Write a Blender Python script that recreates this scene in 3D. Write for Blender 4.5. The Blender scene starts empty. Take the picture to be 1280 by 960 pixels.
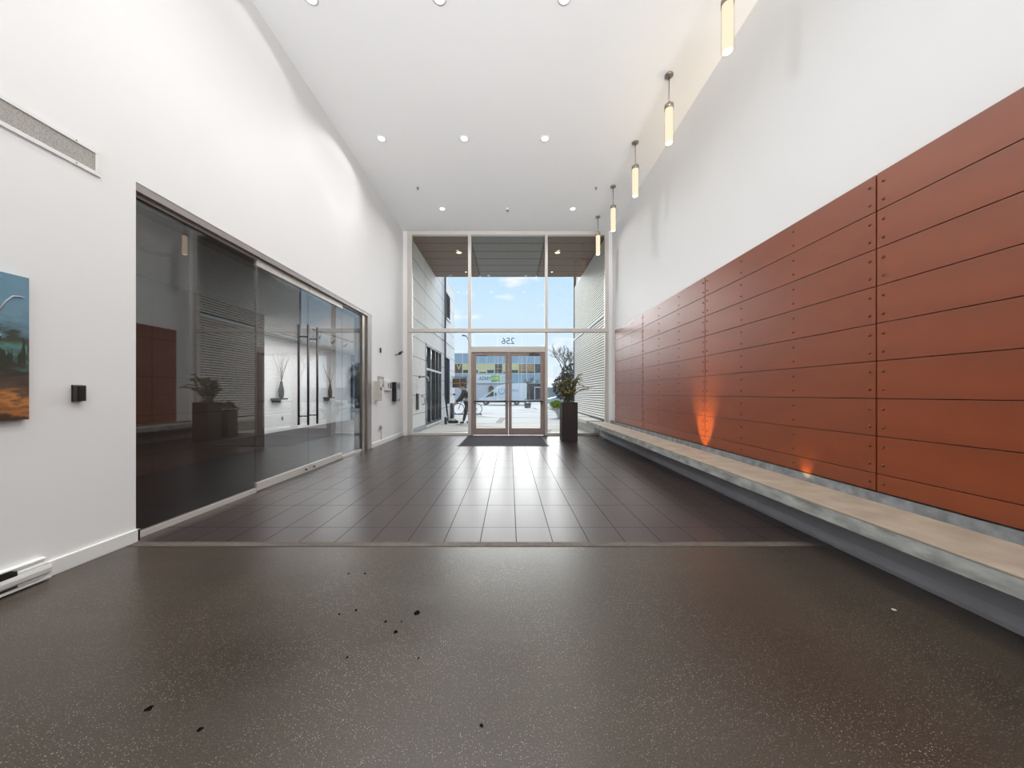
import bpy, bmesh, math, random
from mathutils import Vector, Matrix
random.seed(7)
S = bpy.context.scene
COL = S.collection
PI = math.pi

# ---------------------------------------------------------------- camera, sky, light, exposure
cd = bpy.data.cameras.new('camera'); cam = bpy.data.objects.new('camera', cd); COL.objects.link(cam)
cam.location = (0, 0, 1.26); cam.rotation_euler = (PI/2, 0, 0)
cd.sensor_width = 36; cd.lens = 36*420/1280
cd.shift_x = 3/1280; cd.shift_y = 11.5/1280
cd.clip_start = 0.05; cd.clip_end = 500
S.camera = cam
S.view_settings.view_transform = 'Standard'; S.view_settings.look = 'None'
S.view_settings.exposure = 0.54; S.view_settings.gamma = 1.0; S.view_settings.use_curve_mapping = False
DOWNLIGHT_W = 12.5
REAR_W = 220.0
UP_W = 140.0
ROOM2_W = 150.0
SKY = 0.78
cy = S.cycles
cy.max_bounces = 10; cy.diffuse_bounces = 6; cy.glossy_bounces = 5; cy.transparent_max_bounces = 24
cy.sample_clamp_indirect = 1.7; cy.sample_clamp_direct = 3.0; cy.caustics_reflective = False; cy.caustics_refractive = False

def lin(c):
    out = []
    for v in c[:3]:
        v = v/255.0
        out.append(v/12.92 if v <= 0.04045 else ((v+0.055)/1.055)**2.4)
    return (*out, 1.0)

W = bpy.data.worlds.new('sky'); S.world = W; W.use_nodes = True
nt = W.node_tree; nt.nodes.clear()
def N(tree, t, **kw):
    n = tree.nodes.new(t)
    for k, v in kw.items(): setattr(n, k, v)
    return n
wo = N(nt, 'ShaderNodeOutputWorld'); bg = N(nt, 'ShaderNodeBackground'); bg.inputs['Strength'].default_value = SKY
tc = N(nt, 'ShaderNodeTexCoord'); sp = N(nt, 'ShaderNodeSeparateXYZ'); nt.links.new(tc.outputs['Generated'], sp.inputs[0])
rp = N(nt, 'ShaderNodeValToRGB'); nt.links.new(sp.outputs['Z'], rp.inputs['Fac'])
e = rp.color_ramp.elements
e[0].position = 0.0; e[0].color = lin((232, 240, 248)); e[1].position = 0.9; e[1].color = lin((120, 175, 235))
m_ = rp.color_ramp.elements.new(0.16); m_.color = lin((212, 232, 250))
m_ = rp.color_ramp.elements.new(0.34); m_.color = lin((192, 224, 252))
mp = N(nt, 'ShaderNodeMapping'); mp.inputs['Scale'].default_value = (7.0, 7.0, 20.0); mp.inputs['Location'].default_value = (0.55, 0.2, 0.3)
nt.links.new(tc.outputs['Generated'], mp.inputs[0])
nz = N(nt, 'ShaderNodeTexNoise'); nz.inputs['Scale'].default_value = 1.0; nz.inputs['Detail'].default_value = 5; nz.inputs['Roughness'].default_value = 0.5
nt.links.new(mp.outputs[0], nz.inputs['Vector'])
cr = N(nt, 'ShaderNodeValToRGB'); cr.color_ramp.elements[0].position = 0.56; cr.color_ramp.elements[1].position = 0.68
nt.links.new(nz.outputs[0], cr.inputs['Fac'])
mx = N(nt, 'ShaderNodeMixRGB'); nt.links.new(cr.outputs[0], mx.inputs['Fac']); nt.links.new(rp.outputs[0], mx.inputs['Color1'])
mx.inputs['Color2'].default_value = lin((250, 250, 252))
nt.links.new(mx.outputs[0], bg.inputs['Color']); nt.links.new(bg.outputs[0], wo.inputs[0])

def lamp_area(name, loc, rot, sx, sy, watts, color=(1, 1, 1), spread=PI, parent=None, shape='RECTANGLE'):
    l = bpy.data.lights.new(name, 'AREA'); l.shape = shape; l.size = sx
    if shape in ('RECTANGLE', 'ELLIPSE'): l.size_y = sy
    l.energy = watts; l.color = color; l.spread = spread
    o = bpy.data.objects.new(name, l); COL.objects.link(o); o.location = loc; o.rotation_euler = rot
    if parent: o.parent = parent
    return o
# sun over the street (soft, hazy)
sl = bpy.data.lights.new('sun', 'SUN'); sl.energy = 4.3; sl.angle = math.radians(60); sl.color = (1, 0.98, 0.96)
so = bpy.data.objects.new('sun', sl); COL.objects.link(so); so.rotation_euler = (math.radians(-58), 0, math.radians(2))
# added fill light, set in a made-up window behind the camera
lamp_area('rear_fill', (0, -5.9, 3.05), (PI/2, 0, PI), 5.8, 5.8, REAR_W, (1, 1, 1))

# added fill lamp, unseen at the rear, aimed up to brighten the ceiling
lamp_area('rear_ceiling_fill', (0, -5.5, 1.5), (PI/2+math.radians(31), 0, 0), 5.2, 2.6, UP_W, (1, 1, 1), math.radians(50))
# ---------------------------------------------------------------- materials
def new_mat(name):
    m = bpy.data.materials.new(name); m.use_nodes = True; t = m.node_tree
    b = t.nodes['Principled BSDF']; return m, t, b
def pm(name, c, rough=0.5, metal=0.0, spec=0.5, var=0.06, scale=6.0, bump=0.0, bscale=60.0, stretch=None, detail=4, coat=0.0):
    m, t, b = new_mat(name)
    b.inputs['Roughness'].default_value = rough; b.inputs['Metallic'].default_value = metal
    b.inputs['Specular IOR Level'].default_value = spec
    if coat: b.inputs['Coat Weight'].default_value = coat; b.inputs['Coat Roughness'].default_value = 0.15
    col = lin(c)
    tcn = N(t, 'ShaderNodeTexCoord'); mpn = N(t, 'ShaderNodeMapping')
    if stretch: mpn.inputs['Scale'].default_value = stretch
    t.links.new(tcn.outputs['Object'], mpn.inputs[0])
    n = N(t, 'ShaderNodeTexNoise'); n.inputs['Scale'].default_value = scale; n.inputs['Detail'].default_value = detail
    t.links.new(mpn.outputs[0], n.inputs['Vector'])
    r = N(t, 'ShaderNodeValToRGB'); r.color_ramp.elements[0].position = 0.3; r.color_ramp.elements[1].position = 0.7
    r.color_ramp.elements[0].color = tuple(min(1, v*(1-var)) for v in col[:3]) + (1,)
    r.color_ramp.elements[1].color = tuple(min(1, v*(1+var)) for v in col[:3]) + (1,)
    t.links.new(n.outputs[0], r.inputs['Fac']); t.links.new(r.outputs[0], b.inputs['Base Color'])
    if bump:
        n2 = N(t, 'ShaderNodeTexNoise'); n2.inputs['Scale'].default_value = bscale; n2.inputs['Detail'].default_value = 3
        t.links.new(mpn.outputs[0], n2.inputs['Vector'])
        bp = N(t, 'ShaderNodeBump'); bp.inputs['Strength'].default_value = bump; bp.inputs['Distance'].default_value = 0.01
        t.links.new(n2.outputs[0], bp.inputs['Height']); t.links.new(bp.outputs[0], b.inputs['Normal'])
    return m
def emit(name, c, strength):
    m = bpy.data.materials.new(name); m.use_nodes = True; t = m.node_tree; t.nodes.clear()
    o = N(t, 'ShaderNodeOutputMaterial'); em = N(t, 'ShaderNodeEmission'); em.inputs['Color'].default_value = lin(c); em.inputs['Strength'].default_value = strength
    t.links.new(em.outputs[0], o.inputs[0]); return m
def glass(name, tint, f0=0.04, rough=0.0):
    """clear sheet: transparent body plus a mirror that grows towards grazing angles, alike on both faces"""
    m = bpy.data.materials.new(name); m.use_nodes = True; t = m.node_tree; t.nodes.clear()
    o = N(t, 'ShaderNodeOutputMaterial'); mxs = N(t, 'ShaderNodeMixShader')
    tr = N(t, 'ShaderNodeBsdfTransparent'); tr.inputs['Color'].default_value = (*tint, 1)
    gl = N(t, 'ShaderNodeBsdfGlossy'); gl.inputs['Roughness'].default_value = rough
    lw = N(t, 'ShaderNodeLayerWeight'); lw.inputs['Blend'].default_value = 0.5
    pw = N(t, 'ShaderNodeMath', operation='POWER'); pw.inputs[1].default_value = 5.0; t.links.new(lw.outputs['Facing'], pw.inputs[0])
    mu = N(t, 'ShaderNodeMath', operation='MULTIPLY_ADD'); mu.inputs[1].default_value = 1-f0; mu.inputs[2].default_value = f0; t.links.new(pw.outputs[0], mu.inputs[0])
    t.links.new(mu.outputs[0], mxs.inputs['Fac'])
    t.links.new(tr.outputs[0], mxs.inputs[1]); t.links.new(gl.outputs[0], mxs.inputs[2]); t.links.new(mxs.outputs[0], o.inputs[0])
    return m
def add_grid(m, size, off, axes, mortar, gcol):
    """thin joints of a panel grid in two object axes, mixed over the base colour"""
    t = m.node_tree; b = t.nodes['Principled BSDF']
    src = b.inputs['Base Color'].links[0].from_socket
    tcn = N(t, 'ShaderNodeTexCoord'); s = N(t, 'ShaderNodeSeparateXYZ'); t.links.new(tcn.outputs['Object'], s.inputs[0])
    masks = []
    for a, sz, of in zip(axes, size, off):
        sub = N(t, 'ShaderNodeMath', operation='SUBTRACT'); sub.inputs[1].default_value = of; t.links.new(s.outputs[a], sub.inputs[0])
        dv = N(t, 'ShaderNodeMath', operation='DIVIDE'); dv.inputs[1].default_value = sz; t.links.new(sub.outputs[0], dv.inputs[0])
        rd = N(t, 'ShaderNodeMath', operation='ROUND'); t.links.new(dv.outputs[0], rd.inputs[0])
        df = N(t, 'ShaderNodeMath', operation='SUBTRACT'); t.links.new(dv.outputs[0], df.inputs[0]); t.links.new(rd.outputs[0], df.inputs[1])
        ab = N(t, 'ShaderNodeMath', operation='ABSOLUTE'); t.links.new(df.outputs[0], ab.inputs[0])
        lt = N(t, 'ShaderNodeMath', operation='LESS_THAN'); lt.inputs[1].default_value = mortar/2/sz; t.links.new(ab.outputs[0], lt.inputs[0])
        masks.append(lt)
    mk = masks[0].outputs[0]
    for k in masks[1:]:
        mxm = N(t, 'ShaderNodeMath', operation='MAXIMUM'); t.links.new(mk, mxm.inputs[0]); t.links.new(k.outputs[0], mxm.inputs[1]); mk = mxm.outputs[0]
    mc = N(t, 'ShaderNodeMixRGB'); t.links.new(mk, mc.inputs['Fac']); t.links.new(src, mc.inputs['Color1']); mc.inputs['Color2'].default_value = lin(gcol)
    t.links.new(mc.outputs[0], b.inputs['Base Color'])
    return mk

M = {}
M['white'] = pm('white_paint', (245, 245, 245), 0.6, var=0.006, scale=2.0)
M['ceiling'] = pm('ceiling_paint', (248, 248, 248), 0.7, var=0.004, scale=2.0)
M['trimwhite'] = pm('white_trim_paint', (240, 240, 238), 0.4, var=0.01)
M['alu'] = pm('pale_aluminium', (214, 209, 203), 0.42, 0.25, var=0.03, stretch=(1, 1, 12))
M['doormetal'] = pm('taupe_anodised_metal', (160, 141, 133), 0.45, 0.2, var=0.05, stretch=(1, 1, 10))
M['steel'] = pm('brushed_steel', (190, 190, 190), 0.3, 0.9, var=0.06, scale=30, stretch=(1, 20, 1))
M['darksteel'] = pm('dark_brushed_steel', (88, 82, 78), 0.35, 0.85, var=0.1)
M['nickel'] = pm('brushed_nickel', (150, 140, 130), 0.35, 0.8, var=0.08)
M['headtrim'] = pm('grey_head_channel', (150, 143, 140), 0.45, 0.2, var=0.05)
M['black'] = pm('black_plastic', (22, 22, 24), 0.45, var=0.1)
M['darkbrown'] = pm('dark_brown_plastic', (38, 28, 25), 0.4, var=0.1)
M['beige'] = pm('beige_plastic', (205, 200, 192), 0.5, var=0.02)
M['greyplastic'] = pm('grey_plastic', (140, 142, 146), 0.45, var=0.05)
M['whiteplastic'] = pm('white_plastic', (232, 232, 230), 0.45, var=0.01)
M['mat'] = pm('charcoal_mat_pile', (62, 60, 66), 0.95, spec=0.1, var=0.2, scale=90, bump=0.4, bscale=300)
M['backing'] = pm('black_backing', (16, 11, 10), 0.8, var=0.1)
M['planter'] = pm('charcoal_planter', (46, 38, 36), 0.55, var=0.12, scale=5)
M['soil'] = pm('soil', (40, 32, 26), 0.95, var=0.3, scale=40, bump=0.5)
M['rivet'] = pm('rivet_metal', (112, 70, 48), 0.28, 0.7, var=0.05)
M['copper'] = pm('rust_brown_panel', (126, 57, 20), 0.38, 0.0, spec=0.8, var=0.14, scale=1.6, detail=6, stretch=(1, 0.8, 2.5), bump=0.02, bscale=25)
M['concrete_top'] = pm('bench_concrete_top', (160, 148, 132), 0.55, var=0.2, scale=4.5, detail=8, bump=0.05, bscale=80)
M['concrete'] = pm('bench_concrete', (158, 160, 156), 0.65, var=0.42, scale=9, detail=9, bump=0.15, bscale=50, stretch=(1, 0.6, 1.6))
M['concrete_rough'] = pm('rough_concrete', (140, 142, 142), 0.8, var=0.4, scale=9, detail=10, bump=0.5, bscale=30)
M['support'] = pm('bench_support_paint', (165, 165, 172), 0.5, var=0.10, scale=3)
M['extconc'] = pm('outdoor_concrete', (205, 203, 198), 0.8, var=0.10, scale=3, detail=8)
M['glass'] = glass('window_glass', (0.97, 0.985, 0.98))
M['glass_dark'] = glass('tinted_glass', (0.86, 0.87, 0.88), 0.15)
M['carglass'] = pm('dark_car_glass', (40, 46, 52), 0.08, var=0.1)
M['bldglass'] = pm('dark_storefront_glass', (44, 48, 56), 0.7, spec=0.0, var=0.15)
M['facade'] = pm('facade_panel', (236, 235, 233), 0.75, var=0.05, scale=1.5, detail=7)
add_grid(M['facade'], (0.61, 3.43), (3.03, 11.97), ('Z', 'Y'), 0.02, (110, 110, 111))
M['soffit_wood'] = pm('soffit_brown', (112, 86, 62), 0.55, var=0.12, scale=2, stretch=(1, 8, 1))
M['soffit_grey_sheen'] = pm('soffit_grey_sheen', (120, 115, 107), 0.55, var=0.08, scale=2, stretch=(1, 8, 1))  # middle strip: reflected light put into a greyer soffit colour
for k in ('soffit_wood', 'soffit_grey_sheen'): add_grid(M[k], (0.612,), (10.62-11.9,), ('Y',), 0.045, (28, 24, 22))
M['corr'] = pm('corrugated_metal', (222, 218, 210), 0.45, 0.2, var=0.04, stretch=(1, 0.5, 3))
M['frame_dark'] = pm('dark_window_frame', (46, 50, 58), 0.45, var=0.08)
M['panelbrown'] = pm('brown_wall_panel', (84, 58, 42), 0.5, var=0.12, scale=2, stretch=(1, 0.5, 3))
add_grid(M['panelbrown'], (0.61, 2.44), (0.3, 5.3), ('Z', 'Y'), 0.012, (15, 12, 11))
M['darkfloor'] = pm('dark_floor', (20, 20, 23), 0.45, spec=0.3, var=0.1, scale=3)
M['pipe'] = pm('black_pipe', (18, 18, 20), 0.5, var=0.1)
M['lens'] = emit('lamp_lens', (255, 252, 246), 3.2)
M['extlens'] = emit('canopy_lamp_lens', (255, 232, 170), 3.0)
M['shade'] = emit('opal_tube', (255, 230, 202), 0.88)
M['shadecap'] = emit('opal_tube_end', (255, 248, 236), 1.5)
M['sleeve'] = glass('clear_tube', (0.95, 0.93, 0.9), 0.02)
M['grass'] = pm('bright_leaf', (150, 170, 50), 0.6, var=0.3)
M['leaf'] = pm('olive_leaf', (108, 104, 54), 0.4, var=0.45, scale=9)
M['stem'] = pm('plant_stem', (92, 84, 48), 0.6, var=0.2)
M['bark'] = pm('bark', (110, 100, 92), 0.9, var=0.2, scale=10)
M['evergreen'] = pm('evergreen_leaf', (58, 66, 52), 0.6, var=0.35, scale=2)
M['blossom'] = pm('pale_bud', (215, 208, 200), 0.7, var=0.1)
M['carwhite'] = pm('white_car_paint', (238, 239, 242), 0.3, var=0.01, coat=0.4)
M['carsilver'] = pm('silver_car_paint', (205, 210, 216), 0.3, 0.3, var=0.02, coat=0.4)
M['tyre'] = pm('tyre_rubber', (26, 26, 28), 0.8, var=0.1)
M['rim'] = pm('wheel_rim', (185, 188, 192), 0.35, 0.6, var=0.05)
M['blue'] = pm('blue_print', (110, 180, 215), 0.5, var=0.05)
M['bldblue'] = pm('blue_grey_spandrel', (158, 182, 196), 0.4, var=0.05, scale=0.5)
M['bldwhite'] = pm('white_street_wall', (226, 222, 224), 0.7, var=0.03, scale=0.6)
M['mullwhite'] = pm('white_mullion', (232, 236, 238), 0.5, var=0.02)
M['bldgrey'] = pm('grey_street_wall', (165, 170, 176), 0.7, var=0.06)
M['winyellow'] = pm('window_lit_room', (228, 220, 156), 0.5, var=0.10, scale=2)  # pale yellow puts the lit rooms behind into the pane colour
M['windark'] = pm('window_dark', (52, 62, 58), 0.3, var=0.3, scale=2)
M['wintan'] = pm('window_tan_blind', (178, 140, 92), 0.5, var=0.2, scale=2)
M['signwhite'] = pm('sign_white', (236, 240, 236), 0.5, var=0.01)
M['signgreen'] = pm('sign_green', (150, 205, 80), 0.5, var=0.03)
M['signink'] = pm('sign_ink', (50, 66, 66), 0.5, var=0.05)
M['signbrown'] = pm('brown_sign_board', (100, 64, 38), 0.6, var=0.2, scale=5)
M['signtan'] = pm('tan_sign_strip', (205, 160, 100), 0.6, var=0.05)
M['gold'] = pm('gold_sign', (190, 150, 50), 0.45, 0.3, var=0.05)
M['signyellow'] = pm('yellow_letter', (236, 226, 90), 0.5, var=0.03)
M['skin'] = pm('skin', (205, 165, 140), 0.6, var=0.03)
M['hair'] = pm('dark_hair', (44, 34, 30), 0.7, var=0.2, scale=40)
M['jacket'] = pm('navy_jacket', (32, 36, 48), 0.8, var=0.15)
M['trouser'] = pm('dark_trousers', (42, 44, 54), 0.85, var=0.15)
M['shoe'] = pm('dark_shoe', (24, 24, 28), 0.6, var=0.1)
M['numeral'] = pm('dark_numerals', (70, 78, 86), 0.5, var=0.03)
M['stain'] = pm('dark_stain', (12, 9, 8), 0.9, spec=0.05, var=0.2)

# concrete floor: brown grey with pale aggregate flecks, clear sealer
m, t, b = new_mat('polished_concrete'); M['polished'] = m
tcn = N(t, 'ShaderNodeTexCoord')
n1 = N(t, 'ShaderNodeTexNoise'); n1.inputs['Scale'].default_value = 0.9; n1.inputs['Detail'].default_value = 8; t.links.new(tcn.outputs['Object'], n1.inputs['Vector'])
r1 = N(t, 'ShaderNodeValToRGB'); r1.color_ramp.elements[0].position = 0.3; r1.color_ramp.elements[1].position = 0.72
r1.color_ramp.elements[0].color = lin((50, 43, 36)); r1.color_ramp.elements[1].color = lin((66, 58, 49)); t.links.new(n1.outputs[0], r1.inputs['Fac'])
vo = N(t, 'ShaderNodeTexVoronoi'); vo.inputs['Scale'].default_value = 150; t.links.new(tcn.outputs['Object'], vo.inputs['Vector'])
r2 = N(t, 'ShaderNodeValToRGB'); r2.color_ramp.elements[0].position = 0.16; r2.color_ramp.elements[0].color = (1, 1, 1, 1); r2.color_ramp.elements[1].position = 0.27; r2.color_ramp.elements[1].color = (0, 0, 0, 1)
t.links.new(vo.outputs['Distance'], r2.inputs['Fac'])
sc_ = N(t, 'ShaderNodeSeparateColor'); t.links.new(vo.outputs['Color'], sc_.inputs[0])
gt = N(t, 'ShaderNodeMath', operation='GREATER_THAN'); gt.inputs[1].default_value = 0.5; t.links.new(sc_.outputs[0], gt.inputs[0])
n3 = N(t, 'ShaderNodeTexNoise'); n3.inputs['Scale'].default_value = 1.6; n3.inputs['Detail'].default_value = 3; t.links.new(tcn.outputs['Object'], n3.inputs['Vector'])
r3 = N(t, 'ShaderNodeValToRGB'); r3.color_ramp.elements[0].position = 0.35; r3.color_ramp.elements[0].color = (.25, .25, .25, 1); r3.color_ramp.elements[1].position = 0.65; t.links.new(n3.outputs[0], r3.inputs['Fac'])
mm1 = N(t, 'ShaderNodeMath', operation='MULTIPLY'); t.links.new(r2.outputs[0], mm1.inputs[0]); t.links.new(gt.outputs[0], mm1.inputs[1])
mm2 = N(t, 'ShaderNodeMath', operation='MULTIPLY'); t.links.new(mm1.outputs[0], mm2.inputs[0]); t.links.new(r3.outputs[0], mm2.inputs[1])
mc = N(t, 'ShaderNodeMixRGB'); t.links.new(mm2.outputs[0], mc.inputs['Fac']); t.links.new(r1.outputs[0], mc.inputs['Color1']); mc.inputs['Color2'].default_value = lin((178, 168, 154))
ng = N(t, 'ShaderNodeTexNoise'); ng.inputs['Scale'].default_value = 160; ng.inputs['Detail'].default_value = 4; t.links.new(tcn.outputs['Object'], ng.inputs['Vector'])
rg_ = N(t, 'ShaderNodeValToRGB'); rg_.color_ramp.elements[0].position = 0.35; rg_.color_ramp.elements[0].color = (.55, .55, .55, 1); rg_.color_ramp.elements[1].position = 0.66; rg_.color_ramp.elements[1].color = (1.5, 1.48, 1.45, 1); t.links.new(ng.outputs[0], rg_.inputs['Fac'])
mg = N(t, 'ShaderNodeMixRGB', blend_type='MULTIPLY'); mg.inputs['Fac'].default_value = 1.0; t.links.new(mc.outputs[0], mg.inputs['Color1']); t.links.new(rg_.outputs[0], mg.inputs['Color2'])
t.links.new(mg.outputs[0], b.inputs['Base Color'])
n4 = N(t, 'ShaderNodeTexNoise'); n4.inputs['Scale'].default_value = 2.2; n4.inputs['Detail'].default_value = 6
mp4 = N(t, 'ShaderNodeMapping'); mp4.inputs['Scale'].default_value = (0.5, 2.0, 1); t.links.new(tcn.outputs['Object'], mp4.inputs[0]); t.links.new(mp4.outputs[0], n4.inputs['Vector'])
mr = N(t, 'ShaderNodeMapRange'); mr.inputs['To Min'].default_value = 0.22; mr.inputs['To Max'].default_value = 0.42; t.links.new(n4.outputs[0], mr.inputs['Value']); t.links.new(mr.outputs[0], b.inputs['Roughness'])
b.inputs['Specular IOR Level'].default_value = 0.55
bp = N(t, 'ShaderNodeBump'); bp.inputs['Strength'].default_value = 0.08; bp.inputs['Distance'].default_value = 0.004
t.links.new(vo.outputs['Distance'], bp.inputs['Height']); t.links.new(bp.outputs[0], b.inputs['Normal'])

# dark porcelain tile floor
M['tile'] = pm('dark_tile', (56, 47, 45), 0.31, spec=0.6, var=0.16, scale=3.0, detail=7, stretch=(1.6, 0.6, 1))
mk = add_grid(M['tile'], (0.3075, 0.6235), (0.0575, 3.156), ('X', 'Y'), 0.007, (58, 52, 50))
t = M['tile'].node_tree; b = t.nodes['Principled BSDF']
g1 = N(t, 'ShaderNodeMapRange'); g1.inputs['To Min'].default_value = 0.42; g1.inputs['To Max'].default_value = 0.08; t.links.new(mk, g1.inputs['Value']); t.links.new(g1.outputs[0], b.inputs['Specular IOR Level'])
g2 = N(t, 'ShaderNodeMapRange'); g2.inputs['To Min'].default_value = 0.31; g2.inputs['To Max'].default_value = 0.9; t.links.new(mk, g2.inputs['Value']); t.links.new(g2.outputs[0], b.inputs['Roughness'])
# grille
m = pm('perforated_grille', (150, 146, 140), 0.6, var=0.0); M['grille'] = m; t = m.node_tree; b = t.nodes['Principled BSDF']
tcn = N(t, 'ShaderNodeTexCoord'); vo = N(t, 'ShaderNodeTexVoronoi'); vo.inputs['Scale'].default_value = 130; vo.inputs['Randomness'].default_value = 0.25; t.links.new(tcn.outputs['Object'], vo.inputs['Vector'])
rr = N(t, 'ShaderNodeValToRGB'); rr.color_ramp.elements[0].position = 0.25; rr.color_ramp.elements[0].color = lin((70, 67, 64)); rr.color_ramp.elements[1].position = 0.5; rr.color_ramp.elements[1].color = lin((172, 168, 162))
t.links.new(vo.outputs['Distance'], rr.inputs['Fac']); t.links.new(rr.outputs[0], b.inputs['Base Color'])
# street ground
M['ground'] = pm('pale_paving', (182, 179, 173), 0.85, var=0.10, scale=0.35, detail=9, stretch=(0.6, 2.2, 1))
m = M['ground']; t = m.node_tree; b = t.nodes['Principled BSDF']
tcn = N(t, 'ShaderNodeTexCoord'); vo = N(t, 'ShaderNodeTexVoronoi', feature='DISTANCE_TO_EDGE'); vo.inputs['Scale'].default_value = 0.22; 
mpv = N(t, 'ShaderNodeMapping'); mpv.inputs['Scale'].default_value = (1, 2.5, 1); nzv = N(t, 'ShaderNodeTexNoise'); nzv.inputs['Scale'].default_value = 0.8
mxv = N(t, 'ShaderNodeMixRGB'); mxv.inputs['Fac'].default_value = 0.25
t.links.new(tcn.outputs['Object'], nzv.inputs['Vector']); t.links.new(tcn.outputs['Object'], mpv.inputs[0]); t.links.new(mpv.outputs[0], mxv.inputs['Color1']); t.links.new(nzv.outputs[1], mxv.inputs['Color2'])
t.links.new(mxv.outputs[0], vo.inputs['Vector'])
lt = N(t, 'ShaderNodeMath', operation='LESS_THAN'); lt.inputs[1].default_value = 0.02; t.links.new(vo.outputs['Distance'], lt.inputs[0])
mc = N(t, 'ShaderNodeMixRGB'); src = b.inputs['Base Color'].links[0].from_socket; t.links.new(lt.outputs[0], mc.inputs['Fac']); t.links.new(src, mc.inputs['Color1']); mc.inputs['Color2'].default_value = lin((128, 123, 117)); t.links.new(mc.outputs[0], b.inputs['Base Color'])

# abstract canvas: blue field with white scrawls, dark drips, teal, brown, orange foot
m, t, b = new_mat('painted_canvas'); M['canvas'] = m
tcn = N(t, 'ShaderNodeTexCoord'); s = N(t, 'ShaderNodeSeparateXYZ'); t.links.new(tcn.outputs['Object'], s.inputs[0])
nz = N(t, 'ShaderNodeTexNoise'); nz.inputs['Scale'].default_value = 15; nz.inputs['Detail'].default_value = 10
mpn = N(t, 'ShaderNodeMapping'); mpn.inputs['Scale'].default_value = (1, 0.5, 1.4); t.links.new(tcn.outputs['Object'], mpn.inputs[0]); t.links.new(mpn.outputs[0], nz.inputs['Vector'])
ma = N(t, 'ShaderNodeMath', operation='MULTIPLY_ADD'); ma.inputs[1].default_value = 0.34; ma.inputs[2].default_value = -0.17; t.links.new(nz.outputs[0], ma.inputs[0])
ad = N(t, 'ShaderNodeMath', operation='ADD'); t.links.new(s.outputs['Z'], ad.inputs[0]); t.links.new(ma.outputs[0], ad.inputs[1])
dv = N(t, 'ShaderNodeMath', operation='DIVIDE'); dv.inputs[1].default_value = 0.92; t.links.new(ad.outputs[0], dv.inputs[0])
rp = N(t, 'ShaderNodeValToRGB'); cr = rp.color_ramp
stops = [(0.0, (60, 40, 28)), (0.05, (168, 108, 56)), (0.10, (120, 76, 44)), (0.16, (186, 120, 58)), (0.21, (86, 66, 50)), (0.29, (70, 58, 48)), (0.35, (44, 42, 32)), (0.40, (64, 84, 74)), (0.47, (84, 124, 124)), (0.53, (62, 74, 48)), (0.58, (52, 58, 48)), (0.63, (92, 122, 136)), (0.75, (108, 142, 160)), (1.0, (100, 138, 158))]
cr.elements[0].position, cr.elements[0].color = stops[0][0], lin(stops[0][1]); cr.elements[1].position, cr.elements[1].color = stops[-1][0], lin(stops[-1][1])
for p_, c_ in stops[1:-1]:
    el = cr.elements.new(p_); el.color = lin(c_)
t.links.new(dv.outputs[0], rp.inputs['Fac'])
nd = N(t, 'ShaderNodeTexNoise'); nd.inputs['Scale'].default_value = 30; nd.inputs['Detail'].default_value = 3
mpd = N(t, 'ShaderNodeMapping'); mpd.inputs['Scale'].default_value = (1, 1, 0.14); t.links.new(tcn.outputs['Object'], mpd.inputs[0]); t.links.new(mpd.outputs[0], nd.inputs['Vector'])
g1 = N(t, 'ShaderNodeMath', operation='GREATER_THAN'); g1.inputs[1].default_value = 0.54; t.links.new(nd.outputs[0], g1.inputs[0])
g2 = N(t, 'ShaderNodeMath', operation='COMPARE'); g2.inputs[1].default_value = 0.44; g2.inputs[2].default_value = 0.085; t.links.new(s.outputs['Z'], g2.inputs[0])
g3 = N(t, 'ShaderNodeMath', operation='MULTIPLY'); t.links.new(g1.outputs[0], g3.inputs[0]); t.links.new(g2.outputs[0], g3.inputs[1])
md = N(t, 'ShaderNodeMixRGB'); t.links.new(g3.outputs[0], md.inputs['Fac']); t.links.new(rp.outputs[0], md.inputs['Color1']); md.inputs['Color2'].default_value = lin((42, 46, 34))
t.links.new(md.outputs[0], b.inputs['Base Color']); b.inputs['Roughness'].default_value = 0.55

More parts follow.
